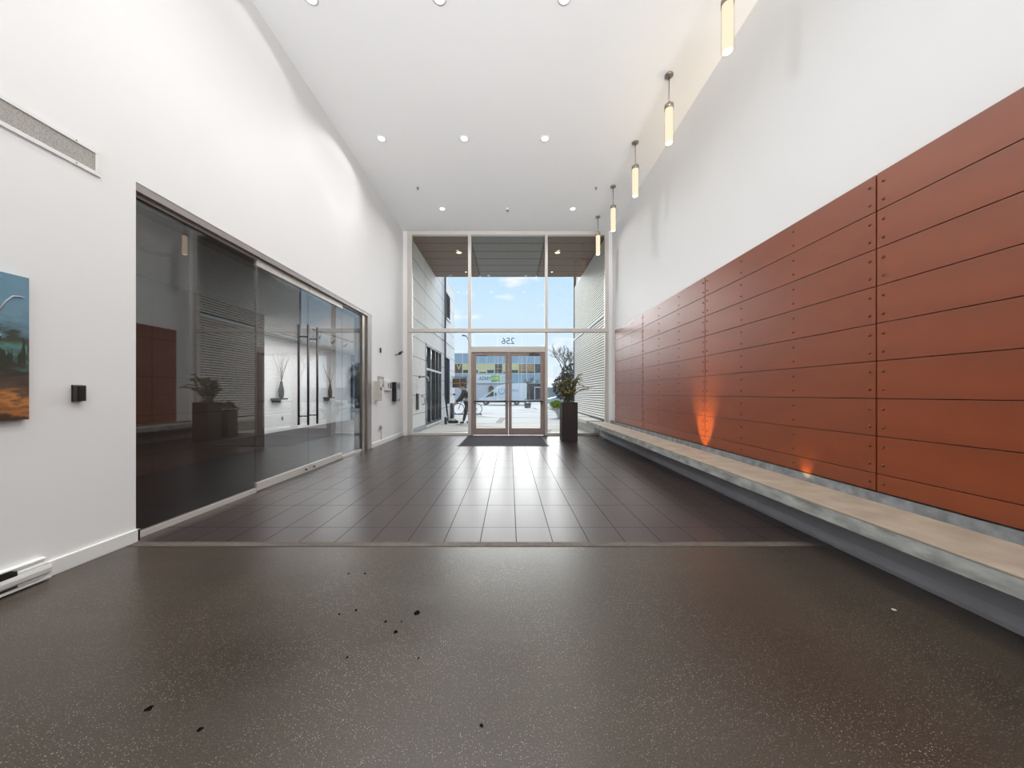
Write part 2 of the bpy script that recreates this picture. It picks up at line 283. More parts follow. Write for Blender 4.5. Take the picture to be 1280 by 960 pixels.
# ---------------------------------------------------------------- builders
def wloc(o):
    v = Vector((0, 0, 0))
    while o: v += o.location; o = o.parent
    return v
class MB:
    """collects shapes in world coordinates, links them as ONE mesh object"""
    def __init__(s): s.bm = bmesh.new()
    def box(s, x0, x1, y0, y1, z0, z1, bevel=0.0):
        vs = [s.bm.verts.new(p) for p in ((x0,y0,z0),(x1,y0,z0),(x1,y1,z0),(x0,y1,z0),(x0,y0,z1),(x1,y0,z1),(x1,y1,z1),(x0,y1,z1))]
        fs = [s.bm.faces.new([vs[i] for i in f]) for f in ((0,3,2,1),(4,5,6,7),(0,1,5,4),(1,2,6,5),(2,3,7,6),(3,0,4,7))]
        if bevel:
            es = list({e for f in fs for e in f.edges})
            bmesh.ops.bevel(s.bm, geom=es, offset=bevel, segments=2, affect='EDGES', profile=0.5)
        return s
    def tube(s, pts, r, seg=10, cap=True):
        pts = [Vector(p) for p in pts]; rs = r if isinstance(r, (list, tuple)) else [r]*len(pts)
        rings = []
        prev = None
        for i, p in enumerate(pts):
            d = (pts[min(i+1, len(pts)-1)] - pts[max(i-1, 0)]).normalized()
            if prev is None:
                up = Vector((0, 0, 1)) if abs(d.z) < 0.9 else Vector((1, 0, 0))
                u = d.cross(up).normalized()
            else:
                u = (prev - d*prev.dot(d)).normalized()
            prev = u; v = d.cross(u)
            rings.append([s.bm.verts.new(p + (u*math.cos(a)+v*math.sin(a))*rs[i]) for a in [2*PI*k/seg for k in range(seg)]])
        for a, b in zip(rings, rings[1:]):
            for k in range(seg):
                f = s.bm.faces.new((a[k], a[(k+1)%seg], b[(k+1)%seg], b[k])); f.smooth = True
        if cap:
            s.bm.faces.new(list(reversed(rings[0]))); s.bm.faces.new(rings[-1])
        return s
    def lathe(s, prof, c, seg=24, axis='Z'):
        """prof: (radius, height) list about an axis through c"""
        c = Vector(c); rings = []
        for r, h in prof:
            ring = []
            for k in range(seg):
                a = 2*PI*k/seg; q = (r*math.cos(a), r*math.sin(a), h)
                if axis == 'Y': q = (q[0], q[2], q[1])
                if axis == 'X': q = (q[2], q[0], q[1])
                ring.append(s.bm.verts.new(c + Vector(q)))
            rings.append(ring)
        for a, b in zip(rings, rings[1:]):
            for k in range(seg):
                f = s.bm.faces.new((a[k], a[(k+1)%seg], b[(k+1)%seg], b[k])); f.smooth = True
        s.bm.faces.new(list(reversed(rings[0]))); s.bm.faces.new(rings[-1])
        return s
    def prism(s, poly, axis, a0, a1, bevel=0.0):
        """poly of 2D points extruded along an axis: 'X' -> (y,z), 'Y' -> (x,z), 'Z' -> (x,y)"""
        def P(q, a):
            return {'X': (a, q[0], q[1]), 'Y': (q[0], a, q[1]), 'Z': (q[0], q[1], a)}[axis]
        A = [s.bm.verts.new(P(q, a0)) for q in poly]; B = [s.bm.verts.new(P(q, a1)) for q in poly]
        fs = [s.bm.faces.new(A), s.bm.faces.new(list(reversed(B)))]
        n = len(poly)
        for k in range(n): fs.append(s.bm.faces.new((A[k], B[k], B[(k+1)%n], A[(k+1)%n])))
        if bevel:
            es = list({e for f in fs[:2] for e in f.edges})
            bmesh.ops.bevel(s.bm, geom=es, offset=bevel, segments=3, affect='EDGES', profile=0.5)
        return s
    def quad(s, a, b, c, d):
        s.bm.faces.new([s.bm.verts.new(p) for p in (a, b, c, d)]); return s
    def leaf(s, p, d, n, L, w):
        p = Vector(p); d = Vector(d).normalized(); n = Vector(n)
        u = d.cross(n)
        u = u.normalized() if u.length > 1e-4 else Vector((1, 0, 0))
        k = u.cross(d)*0.12*L
        vs = [s.bm.verts.new(q) for q in (p, p+d*L*0.45+u*w/2-k, p+d*L, p+d*L*0.45-u*w/2-k)]
        s.bm.faces.new(vs); return s
    def build(s, name, mat, parent=None, loc=None):
        bmesh.ops.recalc_face_normals(s.bm, faces=s.bm.faces[:])
        base = wloc(parent) if parent else Vector(loc or (0, 0, 0))
        bmesh.ops.translate(s.bm, verts=s.bm.verts[:], vec=-base)
        me = bpy.data.meshes.new(name); s.bm.to_mesh(me); s.bm.free()
        me.materials.append(M[mat] if isinstance(mat, str) else mat)
        o = bpy.data.objects.new(name, me); COL.objects.link(o)
        if parent: o.parent = parent
        elif loc: o.location = loc
        return o
def tag(o, label, cat, group=None, kind=None):
    o['label'] = label; o['category'] = cat
    if group: o['group'] = group
    if kind: o['kind'] = kind
    return o
def thing(name, loc, label, cat, group=None, kind=None):
    o = bpy.data.objects.new(name, None); COL.objects.link(o); o.location = loc; o.empty_display_size = 0.1
    return tag(o, label, cat, group, kind)
def kids(o): return [c for c in COL.objects if c.parent == o]
def copy_tree(o, parent=None):
    c = o.copy(); COL.objects.link(c)
    if parent: c.parent = parent
    for k in kids(o): copy_tree(k, c)
    return c
def dup(o, loc, label):
    c = copy_tree(o); c.location = loc; c['label'] = label; return c
def text(name, body, size, loc, rot, mat, parent, extrude=0.003, shear=0.0, squash=1.0):
    cu = bpy.data.curves.new(name, 'FONT'); cu.body = body; cu.size = size; cu.extrude = extrude; cu.shear = shear
    cu.align_x = 'CENTER'; cu.align_y = 'CENTER'
    cu.materials.append(M[mat]); tmp = bpy.data.objects.new(name, cu); COL.objects.link(tmp)
    me = bpy.data.meshes.new_from_object(tmp); bpy.data.objects.remove(tmp); o = bpy.data.objects.new(name, me); COL.objects.link(o)
    o.parent = parent; o.location = Vector(loc) - wloc(parent); o.rotation_euler = rot; o.scale = (squash, 1, 1)
    return o

XL, XR, YF, YB, H = -3.17, 3.05, 10.08, -6.0, 6.09

# ---------------------------------------------------------------- the room shell
o = MB().box(XL-0.25, XR+0.25, YB-0.2, 2.76, -0.2, 0).build('floor', 'polished', loc=(0, 0, 0)); tag(o, 'speckled brown grey polished concrete floor in the foreground', 'floor', kind='structure'); FLOOR = o
stains = [(521, 766, 4.2), (494.5, 790, 2.6), (482, 777, 1.8), (445, 763, 1.8), (424, 768, 1.4), (456, 717, 1.6), (436, 717, 1.4), (523, 823, 1.4), (602, 907, 2.2), (186, 886, 4.0), (250, 912, 3.2), (434, 822, 1.6), (502, 777, 1.0), (1117, 762, 2.4)]
for (px, py, r) in stains:
    d = 420*1.26/(py-491.5); x = (px-637)/420*d; rr_ = r*d/420
    b_ = MB(); n = 11
    ring = [(x+rr_*random.uniform(0.7, 1.2)*math.cos(2*PI*k/n), d+rr_*1.1*random.uniform(0.7, 1.2)*math.sin(2*PI*k/n)) for k in range(n)]
    b_.prism(ring, 'Z', -0.004, 0.0015); b_.build('stain', 'stain' if px < 1000 else 'beige', FLOOR)
o = MB().box(-3.42, XR+0.25, 2.84, 10.13, -0.2, 0.0).build('floor', 'tile'); tag(o, 'dark brown porcelain tile floor running up to the glass front', 'floor', kind='structure')
o = MB().box(XL-0.25, XR+0.25, 2.76, 2.84, -0.2, 0.003).build('trim_1', pm('floor_joint_strip', (84, 76, 68), 0.7, var=0.25, scale=20)); tag(o, 'narrow rough strip between the concrete and the tile floor', 'threshold', kind='structure')
o = MB().box(XL-0.4, XR+0.25, YB-0.2, 10.13, H, H+0.25).build('ceiling', 'ceiling'); tag(o, 'high smooth white ceiling of the lobby', 'ceiling', kind='structure')
w = MB()
w.box(XL-0.4, XL, YB, 2.85, 0, H); w.box(XL-0.4, XL, 2.85, 7.72, 3.055, H); w.box(XL-0.4, XL, 7.72, 10.13, 0, H)
o = w.build('wall_left', 'white'); tag(o, 'tall white wall on the left with the glass partition opening', 'wall', kind='structure')
o = MB().box(XR, XR+0.25, YB, 10.13, 0, H).build('wall_right', 'white'); tag(o, 'tall white wall on the right above the rust brown panels', 'wall', kind='structure')
o = MB().box(XL, -3.05, 10.0, 10.13, 0, H).box(2.95, XR, 10.0, 10.13, 0, H).build('wall_front', 'white'); tag(o, 'white wall returns either side of the glass front', 'wall', kind='structure')
w = MB(); w.box(XL, -2.8, YB-0.2, YB, 0, H).box(2.8, XR, YB-0.2, YB, 0, H).box(-2.8, 2.8, YB-0.2, YB, 0, 0.2).box(-2.8, 2.8, YB-0.2, YB, 5.9, H)
o = w.build('wall_back', 'white'); tag(o, 'white wall behind the camera around the added rear window', 'wall', kind='structure')
wn = thing('added_window', (0, YB-0.1, 0.2), 'large made-up rear window added behind the camera for light', 'window', kind='structure')  # unseen glazing, made up to go with the rear fill light
f = MB(); f.box(-2.8, 2.8, YB-0.14, YB-0.06, 0.2, 0.3).box(-2.8, 2.8, YB-0.14, YB-0.06, 5.8, 5.9)
for x in (-2.8, -0.98, 0.88, 2.7): f.box(x, x+0.1, YB-0.14, YB-0.06, 0.3, 5.8)
f.build('frame', 'alu', wn); MB().box(-2.75, 2.75, YB-0.105, YB-0.095, 0.25, 5.85).build('pane', 'glass', wn)
# baseboards
o = MB().box(XL, XL+0.018, 2.28, 2.87, 0, 0.105, 0.003).box(XL-0.16, XL+0.018, 2.85, 2.868, 0, 0.105).build('baseboard_left', 'trimwhite'); tag(o, 'white baseboard between the heater and the glass partition', 'baseboard', kind='structure')
o = MB().box(XL, XL+0.018, 7.70, 10.0, 0, 0.105, 0.003).box(XL-0.17, XL+0.018, 7.702, 7.72, 0, 0.105).box(XL, -3.05, 9.98, 10.0, 0, 0.105).build('baseboard_left', 'trimwhite'); tag(o, 'white baseboard below the intercom by the glass front', 'baseboard', kind='structure')

# ---------------------------------------------------------------- glass front with entrance doors
wf = thing('window_1', (0, YF, 0), 'tall glass front wall in a pale aluminium frame with the number over its doors', 'window', kind='structure')
Y0, Y1 = 10.02, 10.13
def bar(name, x0, x1, z0, z1, mat='alu', y0=Y0, y1=Y1): return MB().box(x0, x1, y0, y1, z0, z1, 0.006).build(name, mat, wf)
fr = MB(); fr.box(-3.05, -2.91, Y0, Y1, 0, H).box(2.845, 2.95, Y0, Y1, 0, H).box(-2.91, 2.845, Y0, Y1, 5.985, H).box(-2.91, -1.24, Y0, Y1, 0, 0.075).box(1.137, 2.845, Y0, Y1, 0, 0.075)
fr.build('frame', 'alu', wf)
bar('mullion', -1.24, -1.145, 0, 5.985); bar('mullion', 1.056, 1.137, 0, 5.985)
bar('transom', -3.0, 2.93, 3.08, 3.19, y0=9.99)
bar('door_header', -1.145, 1.056, 2.485, 2.65, y0=10.0)
for (x0, x1, z0, z1) in ((-2.91, -1.24, 3.19, 5.985), (-1.145, 1.056, 3.19, 5.985), (1.137, 2.845, 3.19, 5.985), (-2.91, -1.24, 0.075, 3.08), (1.137, 2.845, 0.075, 3.08)):
    MB().box(x0, x1, 10.07, 10.08, z0, z1).build('pane', 'glass', wf)
tp = MB().box(-1.145, 1.056, 10.07, 10.08, 2.65, 3.08).build('pane', 'glass', wf)
text('numerals', '256', 0.27, (-0.045, 10.084, 2.82), (PI/2, 0, PI), 'numeral', tp, 0.002)
jm = MB().box(-1.145, -1.095, 10.0, 10.12, 0, 2.485).box(1.015, 1.056, 10.0, 10.12, 0, 2.485); jm.build('door_jamb', 'doormetal', wf)
def entry_door(name, x0, x1, hinge_left, label):
    d = thing(name, ((x0+x1)/2, 10.06, 0), label, 'door', kind='structure')
    s = 0.09
    f = MB(); f.box(x0, x0+s, 10.035, 10.085, 0.012, 2.475, 0.005).box(x1-s, x1, 10.035, 10.085, 0.012, 2.475, 0.005).box(x0+s, x1-s, 10.035, 10.085, 0.012, 0.215).box(x0+s, x1-s, 10.035, 10.085, 2.375, 2.475)
    f.build('frame', 'doormetal', d)
    MB().box(x0+s, x1-s, 10.056, 10.064, 0.215, 2.375).build('pane', 'glass', d)
    pb = MB().tube([(x0+0.03, 9.965, 1.02), (x1-0.03, 9.965, 1.02)], 0.022).build('push_bar', 'darksteel', d)
    for x in (x0+0.045, x1-0.045): MB().box(x-0.025, x+0.025, 9.95, 10.036, 0.985, 1.055, 0.006).build('bracket', 'nickel', pb)
    xm = x1-0.045 if hinge_left else x0+0.045
    MB().tube([(xm, 10.084, 0.95), (xm, 10.15, 0.95), (xm, 10.15, 1.25), (xm, 10.084, 1.25)], 0.012).build('pull_handle', 'steel', d)
    MB().lathe([(0.018, 0), (0.018, 0.02), (0.012, 0.024)], (xm, 10.014, 1.62), 14, 'Y').build('lock_cylinder', 'steel', d)
    xc = x0+0.12 if hinge_left else x1-0.42
    cl = MB().box(xc, xc+0.3, 9.98, 10.034, 2.385, 2.445, 0.008).build('door_closer', 'doormetal' if hinge_left else 'darksteel', d)
    MB().tube([(xc+0.15, 10.0, 2.45), (xc+0.32 if hinge_left else xc-0.02, 9.94, 2.455), (xc+0.15, 10.005, 2.47)], 0.008, 6).build('closer_arm', 'nickel', cl)
    return d
entry_door('door_1', -1.09, -0.04, True, 'left leaf of the taupe framed glass entrance doors')
entry_door('door_2', -0.026, 1.01, False, 'right leaf of the taupe framed glass entrance doors')

# ---------------------------------------------------------------- glass partition on the left
GX = -3.24
def wbox(x0, x1, y0, y1, z0, z1, bev=0.0): return MB().box(x0, x1, y0, y1, z0, z1, bev)
o = MB().box(XL-0.4, XL-0.004, 2.85, 7.72, 2.985, 3.055).box(GX-0.03, GX+0.03, 2.85, 4.28, 2.95, 2.99).box(GX-0.03, GX+0.03, 6.49, 7.32, 2.95, 2.99).build('trim_2', 'headtrim'); tag(o, 'grey metal head channel above the dark glass partition', 'door head', kind='structure')
o = MB().box(GX-0.06, GX+0.035, 7.32, 7.52, 0, 2.985).build('trim_3', 'nickel'); tag(o, 'grey metal jamb at the far end of the glass partition', 'door jamb', kind='structure')
def fixed_pane(name, y0, y1, label):
    d = thing(name, (GX, (y0+y1)/2, 0), label, 'glass panel', kind='structure')
    wbox(GX-0.006, GX+0.006, y0, y1, 0.05, 2.955).build('pane', 'glass_dark', d)
    wbox(GX-0.022, GX+0.022, y0, y1, 0, 0.05).build('bottom_channel', 'alu', d)
fixed_pane('window_3', 2.852, 4.272, 'fixed dark glass panel nearest the camera in the left partition')
fixed_pane('window_4', 6.496, 7.315, 'fixed glass panel at the far end of the left partition')
def glass_door(name, y0, y1, label, hy):
    d = thing(name, (GX, (y0+y1)/2, 0), label, 'door', kind='structure')
    wbox(GX-0.006, GX+0.006, y0, y1, 0.115, 2.885).build('pane', 'glass_dark', d)
    wbox(GX-0.02, GX+0.02, y0, y1, 0.012, 0.115, 0.003).build('bottom_rail', 'alu', d)
    wbox(GX-0.02, GX+0.02, y0, y1, 2.885, 2.98, 0.003).build('top_rail', 'alu', d)
    for sx in (-0.075, 0.075):
        h = MB().tube([(GX+sx, hy, 0.76), (GX+sx, hy, 2.34)], 0.016, 12)
        h.tube([(GX+sx, hy, 0.9), (GX+(0.007 if sx > 0 else -0.007), hy, 0.9)], 0.010).tube([(GX+sx, hy, 2.15), (GX+(0.007 if sx > 0 else -0.007), hy, 2.15)], 0.010)
        h.build('pull_handle', 'darksteel', d)
    yk = y1-0.1 if hy > (y0+y1)/2 else y0+0.1
    MB().lathe([(0.014, 0), (0.014, 0.03)], (GX+0.02, yk, 0.06), 12, 'X').build('lock_cylinder', 'darksteel', d)
glass_door('door_3', 4.282, 5.398, 'near leaf of the frameless glass double door', 5.28)
glass_door('door_4', 5.408, 6.486, 'far leaf of the frameless glass double door', 5.53)

o = MB().box(GX-0.06, XL-0.003, 7.52, 7.719, 0, 2.985).build('trim_3', 'headtrim'); tag(o, 'reveal coloured shaded grey between the glass partition jamb and the white wall', 'door reveal', kind='structure')  # the shade on this wall return is put into its grey
# ---------------------------------------------------------------- room beyond the partition
o = MB().box(-8.2, -3.42, 2.0, 16.2, -0.2, -0.001).build('floor', 'darkfloor'); tag(o, 'dark floor of the room behind the glass partition', 'floor', kind='structure')
o = MB().box(-8.2, XL-0.4, 2.0, 16.2, 3.06, 3.3).build('ceiling', pm('side_room_ceiling', (190, 186, 182), 0.8, var=0.02)); tag(o, 'low ceiling of the room behind the glass partition', 'ceiling', kind='structure')
o = MB().box(-5.8, -5.64, 2.0, 7.73, 0, 3.06).build('wall_side_room', 'panelbrown'); tag(o, 'dark brown panelled wall behind the glass partition', 'wall', kind='structure')
o = MB().box(-7.75, -7.58, 7.7, 16.2, 0, 3.06).box(-7.6, -5.8, 7.55, 7.72, 0, 3.06).build('wall_side_room', 'white'); tag(o, 'white wall seen through the glass doors', 'wall', kind='structure')
o = MB().box(-8.2, -3.57, 1.9, 2.0, 0, 3.06).build('wall_side_room', 'panelbrown'); tag(o, 'near end wall of the room behind the glass', 'wall', kind='structure')
o = MB().box(-7.58, -7.565, 7.73, 16, 0, 0.1).build('baseboard_side_room', 'trimwhite'); tag(o, 'white baseboard of the room behind the glass', 'baseboard', kind='structure')
w5 = thing('window_5', (-5.4, 16.1, 0), 'black framed glazed door at the end of the room behind the glass', 'window', kind='structure')
f = MB(); f.box(-7.58, -3.3, 16.05, 16.15, 2.75, 3.06)
for x in (-7.58, -6.62, -5.66, -4.7, -3.74): f.box(x, x+0.08, 16.05, 16.15, 0, 2.75)
for z in (0, 0.95, 1.85): f.box(-7.58, -3.3, 16.06, 16.14, z, z+0.06)
f.build('frame', 'frame_dark', w5); MB().box(-7.5, -3.35, 16.095, 16.105, 0.05, 2.75).build('pane', 'glass', w5)
lamp_area('room_lamp', (-5.6, 11.2, 3.0), (0, 0, 0), 2.5, 5.0, ROOM2_W, (1, 0.98, 0.95))
for k, (y, lb) in enumerate(((10.9, 'near'), (13.9, 'far'))):
    sh = thing('wall_shelf', (-7.55, y, 1.05), f'black wall shelf on the {lb} stretch of white wall behind the glass doors', 'shelf', 'wall shelves behind the glass')
    wbox(-7.58, -7.36, y-0.26, y+0.26, 1.05, 1.10, 0.005).build('board', 'black', sh); wbox(-7.58, -7.56, y-0.2, y+0.2, 0.95, 1.05).build('bracket', 'black', sh)
    v = thing('twig_vase', (-7.46, y+0.08, 1.10), f'dark vase of bare twigs on the {lb} wall shelf behind the glass', 'vase', 'twig vases behind the glass')
    MB().lathe([(0.05, 0), (0.075, 0.05), (0.085, 0.25), (0.05, 0.42), (0.035, 0.5), (0.045, 0.54)], (-7.46, y+0.08, 1.10), 18).build('vase', 'black', v)
    tw = MB()
    for q in range(9):
        a = random.uniform(0, 2*PI); p = Vector((-7.46, y+0.08, 1.6)); pts = [p.copy()]
        d = Vector((0.12*math.cos(a), 0.35*math.sin(a), 1)).normalized()
        for j in range(5):
            d = (d + Vector((random.uniform(-.1, .16), random.uniform(-.25, .25), 0))).normalized(); p = p + d*0.2; p.x = max(p.x, -7.54); pts.append(p.copy())
        tw.tube(pts, [0.006, 0.005, 0.005, 0.004, 0.003, 0.002], 5)
    tw.build('twigs', 'bark', v)
tr = thing('track_light', (-5.5, 10.6, 3.06), 'black track light rail under the ceiling behind the glass doors', 'track light')
wbox(-5.52, -5.48, 9.4, 11.8, 3.03, 3.06).build('rail', 'black', tr)
for y in (9.8, 10.6, 11.4):
    MB().tube([(-5.5, y, 3.03), (-5.5, y, 2.95), (-5.53, y, 2.93), (-5.62, y, 2.84)], [0.012, 0.012, 0.045, 0.05], 12).build('lamp_head', 'black', tr)
o = MB(); o.lathe([(0.15, 0), (0.15, 0.012), (0.125, 0.012), (0.12, 0.004), (0.001, 0.004)], (-4.48, 4.26, 3.048), 32); o = o.build('ceiling_speaker', 'greyplastic', loc=(-4.48, 4.26, 3.06)); tag(o, 'round ceiling speaker seen through the near dark glass panel', 'speaker')
for y, z, lb in ((11.2, 0.42, 'near'), (13.2, 0.42, 'far')):
    pl = thing('wall_outlet', (-7.575, y, z), f'small wall outlet under the {lb} shelf behind the glass', 'outlet', 'outlets behind the glass')
    wbox(-7.58, -7.57, y-0.04, y+0.04, z-0.06, z+0.06, 0.003).build('cover_plate', 'greyplastic', pl); wbox(-7.57, -7.566, y-0.015, y+0.015, z-0.035, z+0.035).build('socket', 'black', pl)
def pot_plant(name, x, y, h, r, label):
    p = thing(name, (x, y, 0), label, 'plant')
    MB().lathe([(r*0.7, 0), (r, 0.4), (r*0.92, 0.4), (r*0.9, 0.36), (0.001, 0.36)], (x, y, 0), 20).build('pot', 'greyplastic', p)
    lf = MB()
    for q in range(26):
        a = random.uniform(0, 2*PI); el = random.uniform(0.4, 1.3); d = Vector((math.cos(a)*math.cos(el), math.sin(a)*math.cos(el), math.sin(el)))
        lf.leaf((x, y, 0.36), d, (0, 0, 1), random.uniform(0.5, 1.0)*h, 0.09)
    lf.build('foliage', 'evergreen', p)
pot_plant('potted_plant', -6.75, 14.9, 0.7, 0.2, 'green potted plant by the black framed door behind the glass')

# ---------------------------------------------------------------- rust brown panel wall with rivets
o = MB().box(3.018, XR, -3.0, 9.545, 0.47, 3.04).build('trim_4', 'backing'); tag(o, 'black backing in the joints of the rust brown panels', 'backing', kind='structure')
o = MB().box(3.0, XR, -3.0, 10.0, 0, 0.45).build('trim_5', 'concrete_rough'); tag(o, 'rough grey concrete strip below the rust brown panels', 'concrete curb', kind='structure')
cols = [(0.340, 2.733, 'column nearest the camera'), (2.745, 5.137, 'second column from the camera'), (5.149, 7.539, 'third column from the camera'), (7.551, 9.545, 'column nearest the glass front')]
rown = ['top row', 'second row from the top', 'third row from the top', 'fourth row from the top', 'fifth row from the top', 'sixth row from the top', 'seventh row from the top', 'eighth row from the top', 'thin bottom row']
rv_me = None
def rivet(parent, y, z):
    global rv_me
    if rv_me is None:
        b_ = MB(); b_.lathe([(0.0115, 0), (0.0115, -0.003), (0.007, -0.008), (0.001, -0.009)], (0, 0, 0), 10, 'X'); o = b_.build('rivet', 'rivet'); rv_me = o.data
    else:
        o = bpy.data.objects.new('rivet', rv_me); COL.objects.link(o)
    o.parent = parent; o.location = Vector((2.99, y, z)) - wloc(parent)
for (y0, y1, cn) in cols:
    ys = [y0+0.045, y0+(y1-y0)/3, y0+2*(y1-y0)/3, y1-0.045]
    ztop = 3.044
    for r in range(9):
        hh = 0.305 if r < 8 else 0.145
        p = MB().box(2.99, 3.018, y0, y1, ztop-hh+0.005, ztop-0.001, 0.0015).build('cladding_panel', 'copper', loc=(2.99, (y0+y1)/2, ztop-hh))
        tag(p, f'rust brown riveted panel, {rown[r]}, {cn}', 'wall panel', 'rust brown cladding panels')
        for y in ys:
            for fz in ((0.27, 0.75) if r < 8 else (0.5,)): rivet(p, y, ztop-hh*fz)
        ztop -= hh
# concrete bench
bn = thing('concrete_bench', (2.55, 3.5, 0), 'long pale concrete bench slab on a dark grey plinth below the rust brown panels', 'bench')
sb = MB(); sb.box(2.35, 2.83, -3.0, 9.99, 0.405, 0.42, 0.004); sb.build('seat_top', 'concrete_top', bn)
MB().box(2.352, 2.83, -3.0, 9.988, 0.31, 0.405, 0.003).build('slab', 'concrete', bn)
pf = [(2.66, 0.0), (2.655, 0.03), (2.67, 0.09), (2.675, 0.18), (2.675, 0.31), (2.83, 0.31), (2.83, 0.0)]
MB().prism(pf, 'Y', -3.0, 9.95).build('plinth', 'support', bn)
o = MB().box(2.831, 2.999, -3.0, 9.99, 0, 0.31).build('trim_6', 'concrete_rough'); tag(o, 'rough concrete trough between the bench and the panel wall', 'trough', kind='structure')
def uplight(y, x, watts, label, z=0.31, tilt=0.0):
    u = thing('uplight', (x, y, z), label, 'uplight', 'uplights behind the bench')
    MB().lathe([(0.034, 0), (0.034, 0.05), (0.028, 0.05), (0.027, 0.035), (0.001, 0.035)], (x, y, z), 18).build('housing', 'darksteel', u)
    MB().lathe([(0.026, 0), (0.026, 0.004), (0.001, 0.005)], (x, y, z+0.036), 18).build('lens', M['uplens'], u)
    l = bpy.data.lights.new('spot', 'SPOT'); l.energy = watts; l.spot_size = math.radians(64); l.spot_blend = 1.0; l.color = (1, 0.70, 0.30); l.shadow_soft_size = 0.015
    lo = bpy.data.objects.new('spot', l); COL.objects.link(lo); lo.parent = u; lo.location = (0, 0, 0.052); lo.rotation_euler = (0, PI + tilt, 0)
M['uplens'] = emit('uplight_lens', (255, 214, 140), 3.0)
uplight(5.143, 2.905, 190.0, 'small warm uplight behind the bench under the third panel joint', tilt=0.22)
uplight(3.39, 2.93, 3.0, 'small uplight behind the bench nearer the camera', tilt=0.4)

# ---------------------------------------------------------------- ceiling lights
def downlight_at(x, y, label, first=[None]):
    if first[0] is None:
        d = thing('downlight', (x, y, H), label, 'ceiling light', 'recessed ceiling downlights')
        MB().lathe([(0.085, 0.0), (0.085, -0.006), (0.066, -0.01), (0.062, -0.002), (0.062, 0)], (x, y, H), 28).build('trim_ring', 'trimwhite', d)
        MB().lathe([(0.061, -0.003), (0.061, -0.005), (0.001, -0.006)], (x, y, H), 28).build('lens', 'lens', d)
        lamp_area('lamp', (0, 0, -0.014), (0, 0, 0), 0.11, 0, DOWNLIGHT_W, (1, 0.985, 0.965), math.radians(150), d, 'DISK')
        first[0] = d
        return d
    return dup(first[0], (x, y, H), label)
for y, xs, rn in ((8.8, (-1.76, 1.655), 'row of two beside the glass front'), (6.37, (-2.43, -0.86, 0.67), 'middle row of three'), (4.1, (-2.43, -0.86, 0.67), 'row just above the top of the view'), (1.8, (-2.43, -0.86, 0.67), 'added unseen row over the camera'), (-0.6, (-2.43, -0.86, 0.67), 'first added unseen row behind the camera'), (-3.0, (-2.43, -0.86, 0.67), 'last added unseen row behind the camera')):  # rows over and behind the camera are unseen, added for more light
    for x, pos in zip(xs, ('left', 'right') if len(xs) == 2 else ('left', 'centre', 'right')):
        downlight_at(x, y, f'recessed round downlight, {pos} one of the {rn}')
pd = None
for y, lb in ((3.73, 'nearest the camera'), (5.10, 'second from the camera'), (6.47, 'third from the camera'), (7.85, 'fourth from the camera'), (9.2, 'nearest the glass front')):
    lab = f'glowing glass tube pendant lamp on a thin rod, {lb}'
    if pd is None:
        pd = thing('pendant_lamp', (2.42, y, H), lab, 'pendant lamp', 'tube pendants along the right wall')
        c = (2.42, y, H)
        MB().lathe([(0.062, 0), (0.062, -0.018), (0.05, -0.026), (0.012, -0.03)], c, 24).build('canopy', 'nickel', pd)
        MB().lathe([(0.008, -0.02), (0.008, -0.46)], c, 10).build('rod', 'nickel', pd)
        MB().lathe([(0.02, -0.45), (0.064, -0.458), (0.066, -0.465), (0.066, -0.525), (0.06, -0.525), (0.058, -0.5), (0.001, -0.5)], c, 28).build('cap', 'nickel', pd)
        MB().lathe([(0.055, -0.502), (0.055, -1.03), (0.05, -1.036)], c, 28).build('shade', 'shade', pd)
        MB().lathe([(0.048, -1.037), (0.048, -1.04), (0.001, -1.041)], c, 28).build('diffuser', 'shadecap', pd)
        b_ = MB(); b_.bm.free(); b_.bm = bmesh.new()
        rings = []
        for (r, hz) in ((0.064, -0.526), (0.064, -1.045)):
            rings.append([b_.bm.verts.new(Vector(c)+Vector((r*math.cos(2*PI*k/28), r*math.sin(2*PI*k/28), hz))) for k in range(28)])
        for k in range(28):
            f_ = b_.bm.faces.new((rings[0][k], rings[0][(k+1)%28], rings[1][(k+1)%28], rings[1][k])); f_.smooth = True
        b_.build('glass_sleeve', 'sleeve', pd)
    else: dup(pd, (2.42, y, H), lab)
for x, lb in ((-2.16, 'left'), (2.03, 'right')):
    s_ = thing('sprinkler', (x, 7.9, H), f'tiny ceiling sprinkler head on the {lb} side before the glass front', 'sprinkler', 'ceiling sprinklers')
    MB().lathe([(0.03, 0), (0.03, -0.006), (0.01, -0.01), (0.009, -0.035), (0.02, -0.04), (0.02, -0.043)], (x, 7.9, H), 16).build('head', 'nickel', s_)
sd = thing('smoke_detector', (-0.06, 8.8, H), 'small white smoke detector on the ceiling before the glass front', 'smoke detector')
MB().lathe([(0.055, 0), (0.055, -0.015), (0.048, -0.03), (0.03, -0.034)], (-0.06, 8.8, H), 24).build('base', 'whiteplastic', sd)
MB().lathe([(0.028, -0.03), (0.026, -0.055), (0.001, -0.058)], (-0.06, 8.8, H), 20).build('chamber', 'greyplastic', sd)

